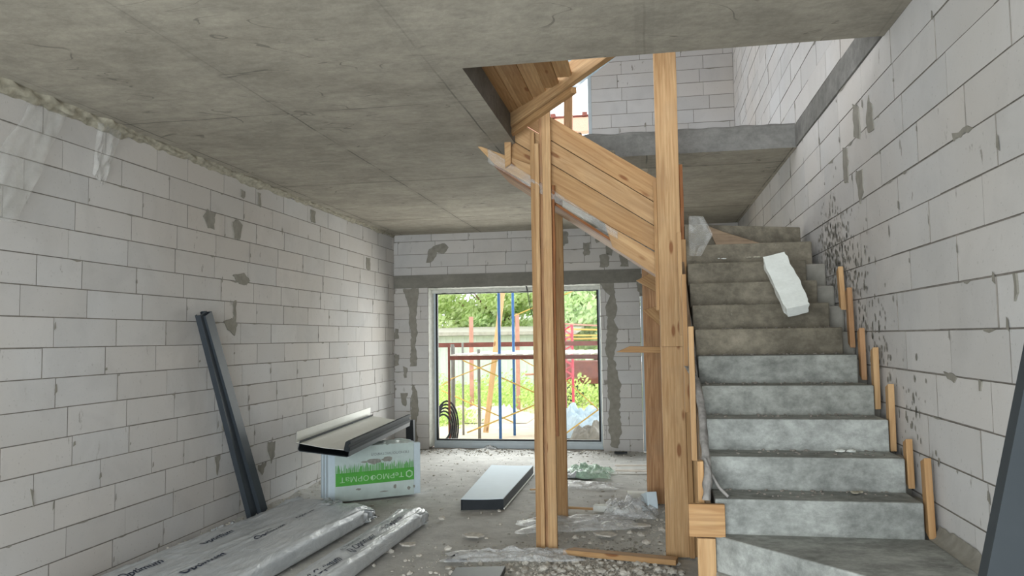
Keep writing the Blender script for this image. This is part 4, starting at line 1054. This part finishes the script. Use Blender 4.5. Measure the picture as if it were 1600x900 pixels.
# tyre and coil at the left, tarp at the right, broken sink
c = at(692, 662, Y=13.0); b = MB()
for k in range(5):
    rr_ = .20+.05*k; b.tube([(c.x+.16*math.cos(t)*(.7+.1*k)+.01*k, 13.0+.10*math.cos(t)+.03*k, max(GZ+.03, .18+rr_*1.1*math.sin(t))) for t in [2*math.pi*i/24 for i in range(25)]], .017, 6)
tag(b.build('hose_coil', 'rubber', smooth=True), 'coil of dark hose by the left window corner outside', 'hose')
def heap(name, px, py, Y, lx, ly, hz, mat, label, cat, seed):
    c = at(px, py, Y=Y); b = MB()
    b.grid(lambda u, v: (c.x+(u-.5)*lx, Y+(v-.5)*ly, GZ+.01+hz*max(0, math.sin(math.pi*u))**.5*max(0, math.sin(math.pi*v))**.5*(.6+.8*abs(mnoise.noise((u*5, v*4, seed)))+.2*mnoise.noise((u*16, v*14, seed)))), 34, 26)
    return tag(b.build(name, mat, smooth=False), label, cat)
heap('tarpaulin', 918, 660, 14.8, 1.5, 1.3, .62, 'bluewhite', 'crumpled pale blue tarpaulin over a heap outside the window', 'tarpaulin', 3)
heap('tarpaulin', 930, 675, 13.9, .9, .7, .34, 'greyp', 'grey crumpled sheet in front of the pale blue tarpaulin', 'tarpaulin', 8)
heap('sand_pile', 745, 640, 17.5, 2.6, 1.8, .28, 'sand', 'low pale sand pile outside behind the grey uprights', 'sand pile', 5)
heap('white_basin', 796, 632, 17.0, .7, .5, .34, 'plaster', 'broken white basin lying outside beside the blue uprights', 'basin', 11)
# weeds
b = MB(); rr = random.Random(41)
def leafq(b, c, s, rr):
    a = Vector((rr.gauss(0, 1), rr.gauss(0, 1), rr.gauss(0, 1))).normalized(); d = a.orthogonal().normalized(); e = a.cross(d)
    c = Vector(c); b.face([c-d*s, c+e*s*.5, c+d*s, c-e*s*.5])
for _ in range(15000):
    x = rr.uniform(-8.5, 1.2); y = rr.uniform(18.6, 23.4); h = (.25+.5*abs(mnoise.noise((x*.9, y*.9, 2))))*1.15
    leafq(b, (x, y, GZ+rr.random()*h*1.4), rr.uniform(.03, .07), rr)
for _ in range(1500):
    x = rr.gauss(-4.4, .35); y = rr.gauss(16.6, .5); leafq(b, (x, y, GZ+rr.random()*.28), rr.uniform(.02, .05), rr)
o = b.build('weeds', 'weed'); o['kind'] = 'stuff'; tag(o, 'bright green weeds growing in front of the shed', 'weeds')
# trees
def tree(x, y, h, cr, mat, label, seed, nleaf):
    rr = random.Random(seed); t = thing('tree', label, 'tree', (x, y, GZ)); b = MB()
    b.tube([(x, y, GZ), (x+.1, y, h*.3), (x-.05, y+.1, h*.6), (x, y, h*.8)], [.16, .13, .08, .03], 8)
    for k in range(7):
        a = rr.uniform(0, 6.28); z0_ = h*rr.uniform(.22, .55); b.tube([(x, y, z0_), (x+math.cos(a)*cr*.4, y+math.sin(a)*cr*.4, z0_+.5), (x+math.cos(a)*cr*.75, y+math.sin(a)*cr*.75, z0_+1.2)], [.07, .05, .02], 6)
    b.build('trunk', 'trunk', t, smooth=True)
    b = MB(); cl = [(x+rr.gauss(0, cr*.5), y+rr.gauss(0, cr*.35), h*(.20+.85*rr.random()**1.5), rr.uniform(.4, .85)) for _ in range(46)]
    for _ in range(int(nleaf*1.6)):
        c = rr.choice(cl); r = c[3]; d = Vector((rr.gauss(0, 1), rr.gauss(0, 1), rr.gauss(0, 1))).normalized()*r*rr.uniform(.5, 1.05)
        leafq(b, (c[0]+d.x*1.3, c[1]+d.y, c[2]+d.z*.8), rr.uniform(.07, .16), rr)
    b.build('foliage', mat, t)
tree(-8.4, 28.5, 6.5, 2.3, 'leaf', 'leafy green tree left of the window centre, behind the shed', 1, 11000)
tree(-5.4, 29.0, 6.8, 2.4, 'leaf', 'tall leafy green tree behind the shed, centre of the window', 2, 11000)
tree(-1.9, 28.0, 6.5, 2.3, 'leafd', 'darker green tree with bare lower trunk at the right of the window', 3, 11000)
tree(-11.6, 31.0, 7.0, 2.6, 'leafd', 'bluish green tree at the far left of the window', 4, 9000)
tree(-3.7, 32.0, 7.4, 2.6, 'leafd', 'background tree between the two central trees', 6, 9000)
# neighbour roof seen through the upper window, and support in the opening
nh = thing('house', 'distant house with red tiled roof seen through the upper window', 'house', (-4, 46, GZ))
b = MB(); zr = at(900, 205, Y=44).z; zr2 = at(900, 183, Y=48).z
b.box((-9.5, 44.6, GZ), (-1.5, 50, zr-.1)); b.build('walls', 'shed', nh)
b = MB(); b.prism([(-10, 44, zr-.2), (-10, 44, zr), (-10, 48, zr2), (-10, 48, zr2-.2)], (9, 0, 0)); b.build('roof', 'tile', nh)
b = MB()
for i in range(9): b.box((-9.8+i*1.0, 47.8, zr2), (-9.5+i*1.0, 48.2, zr2+.25))
b.box((-10, 47.9, zr2), (-1, 48.1, zr2+.1)); b.build('ridge', 'redb', nh)
tag(board('roof_post', at(888, 230, Y=11.9), at(888, 60, Y=11.9), .13, .1, (1, 0, 0), 'brown', None), 'brown timber post in the bright upper window', 'post')

for o in bpy.data.objects:
    if '_b' in o: del o['_b']
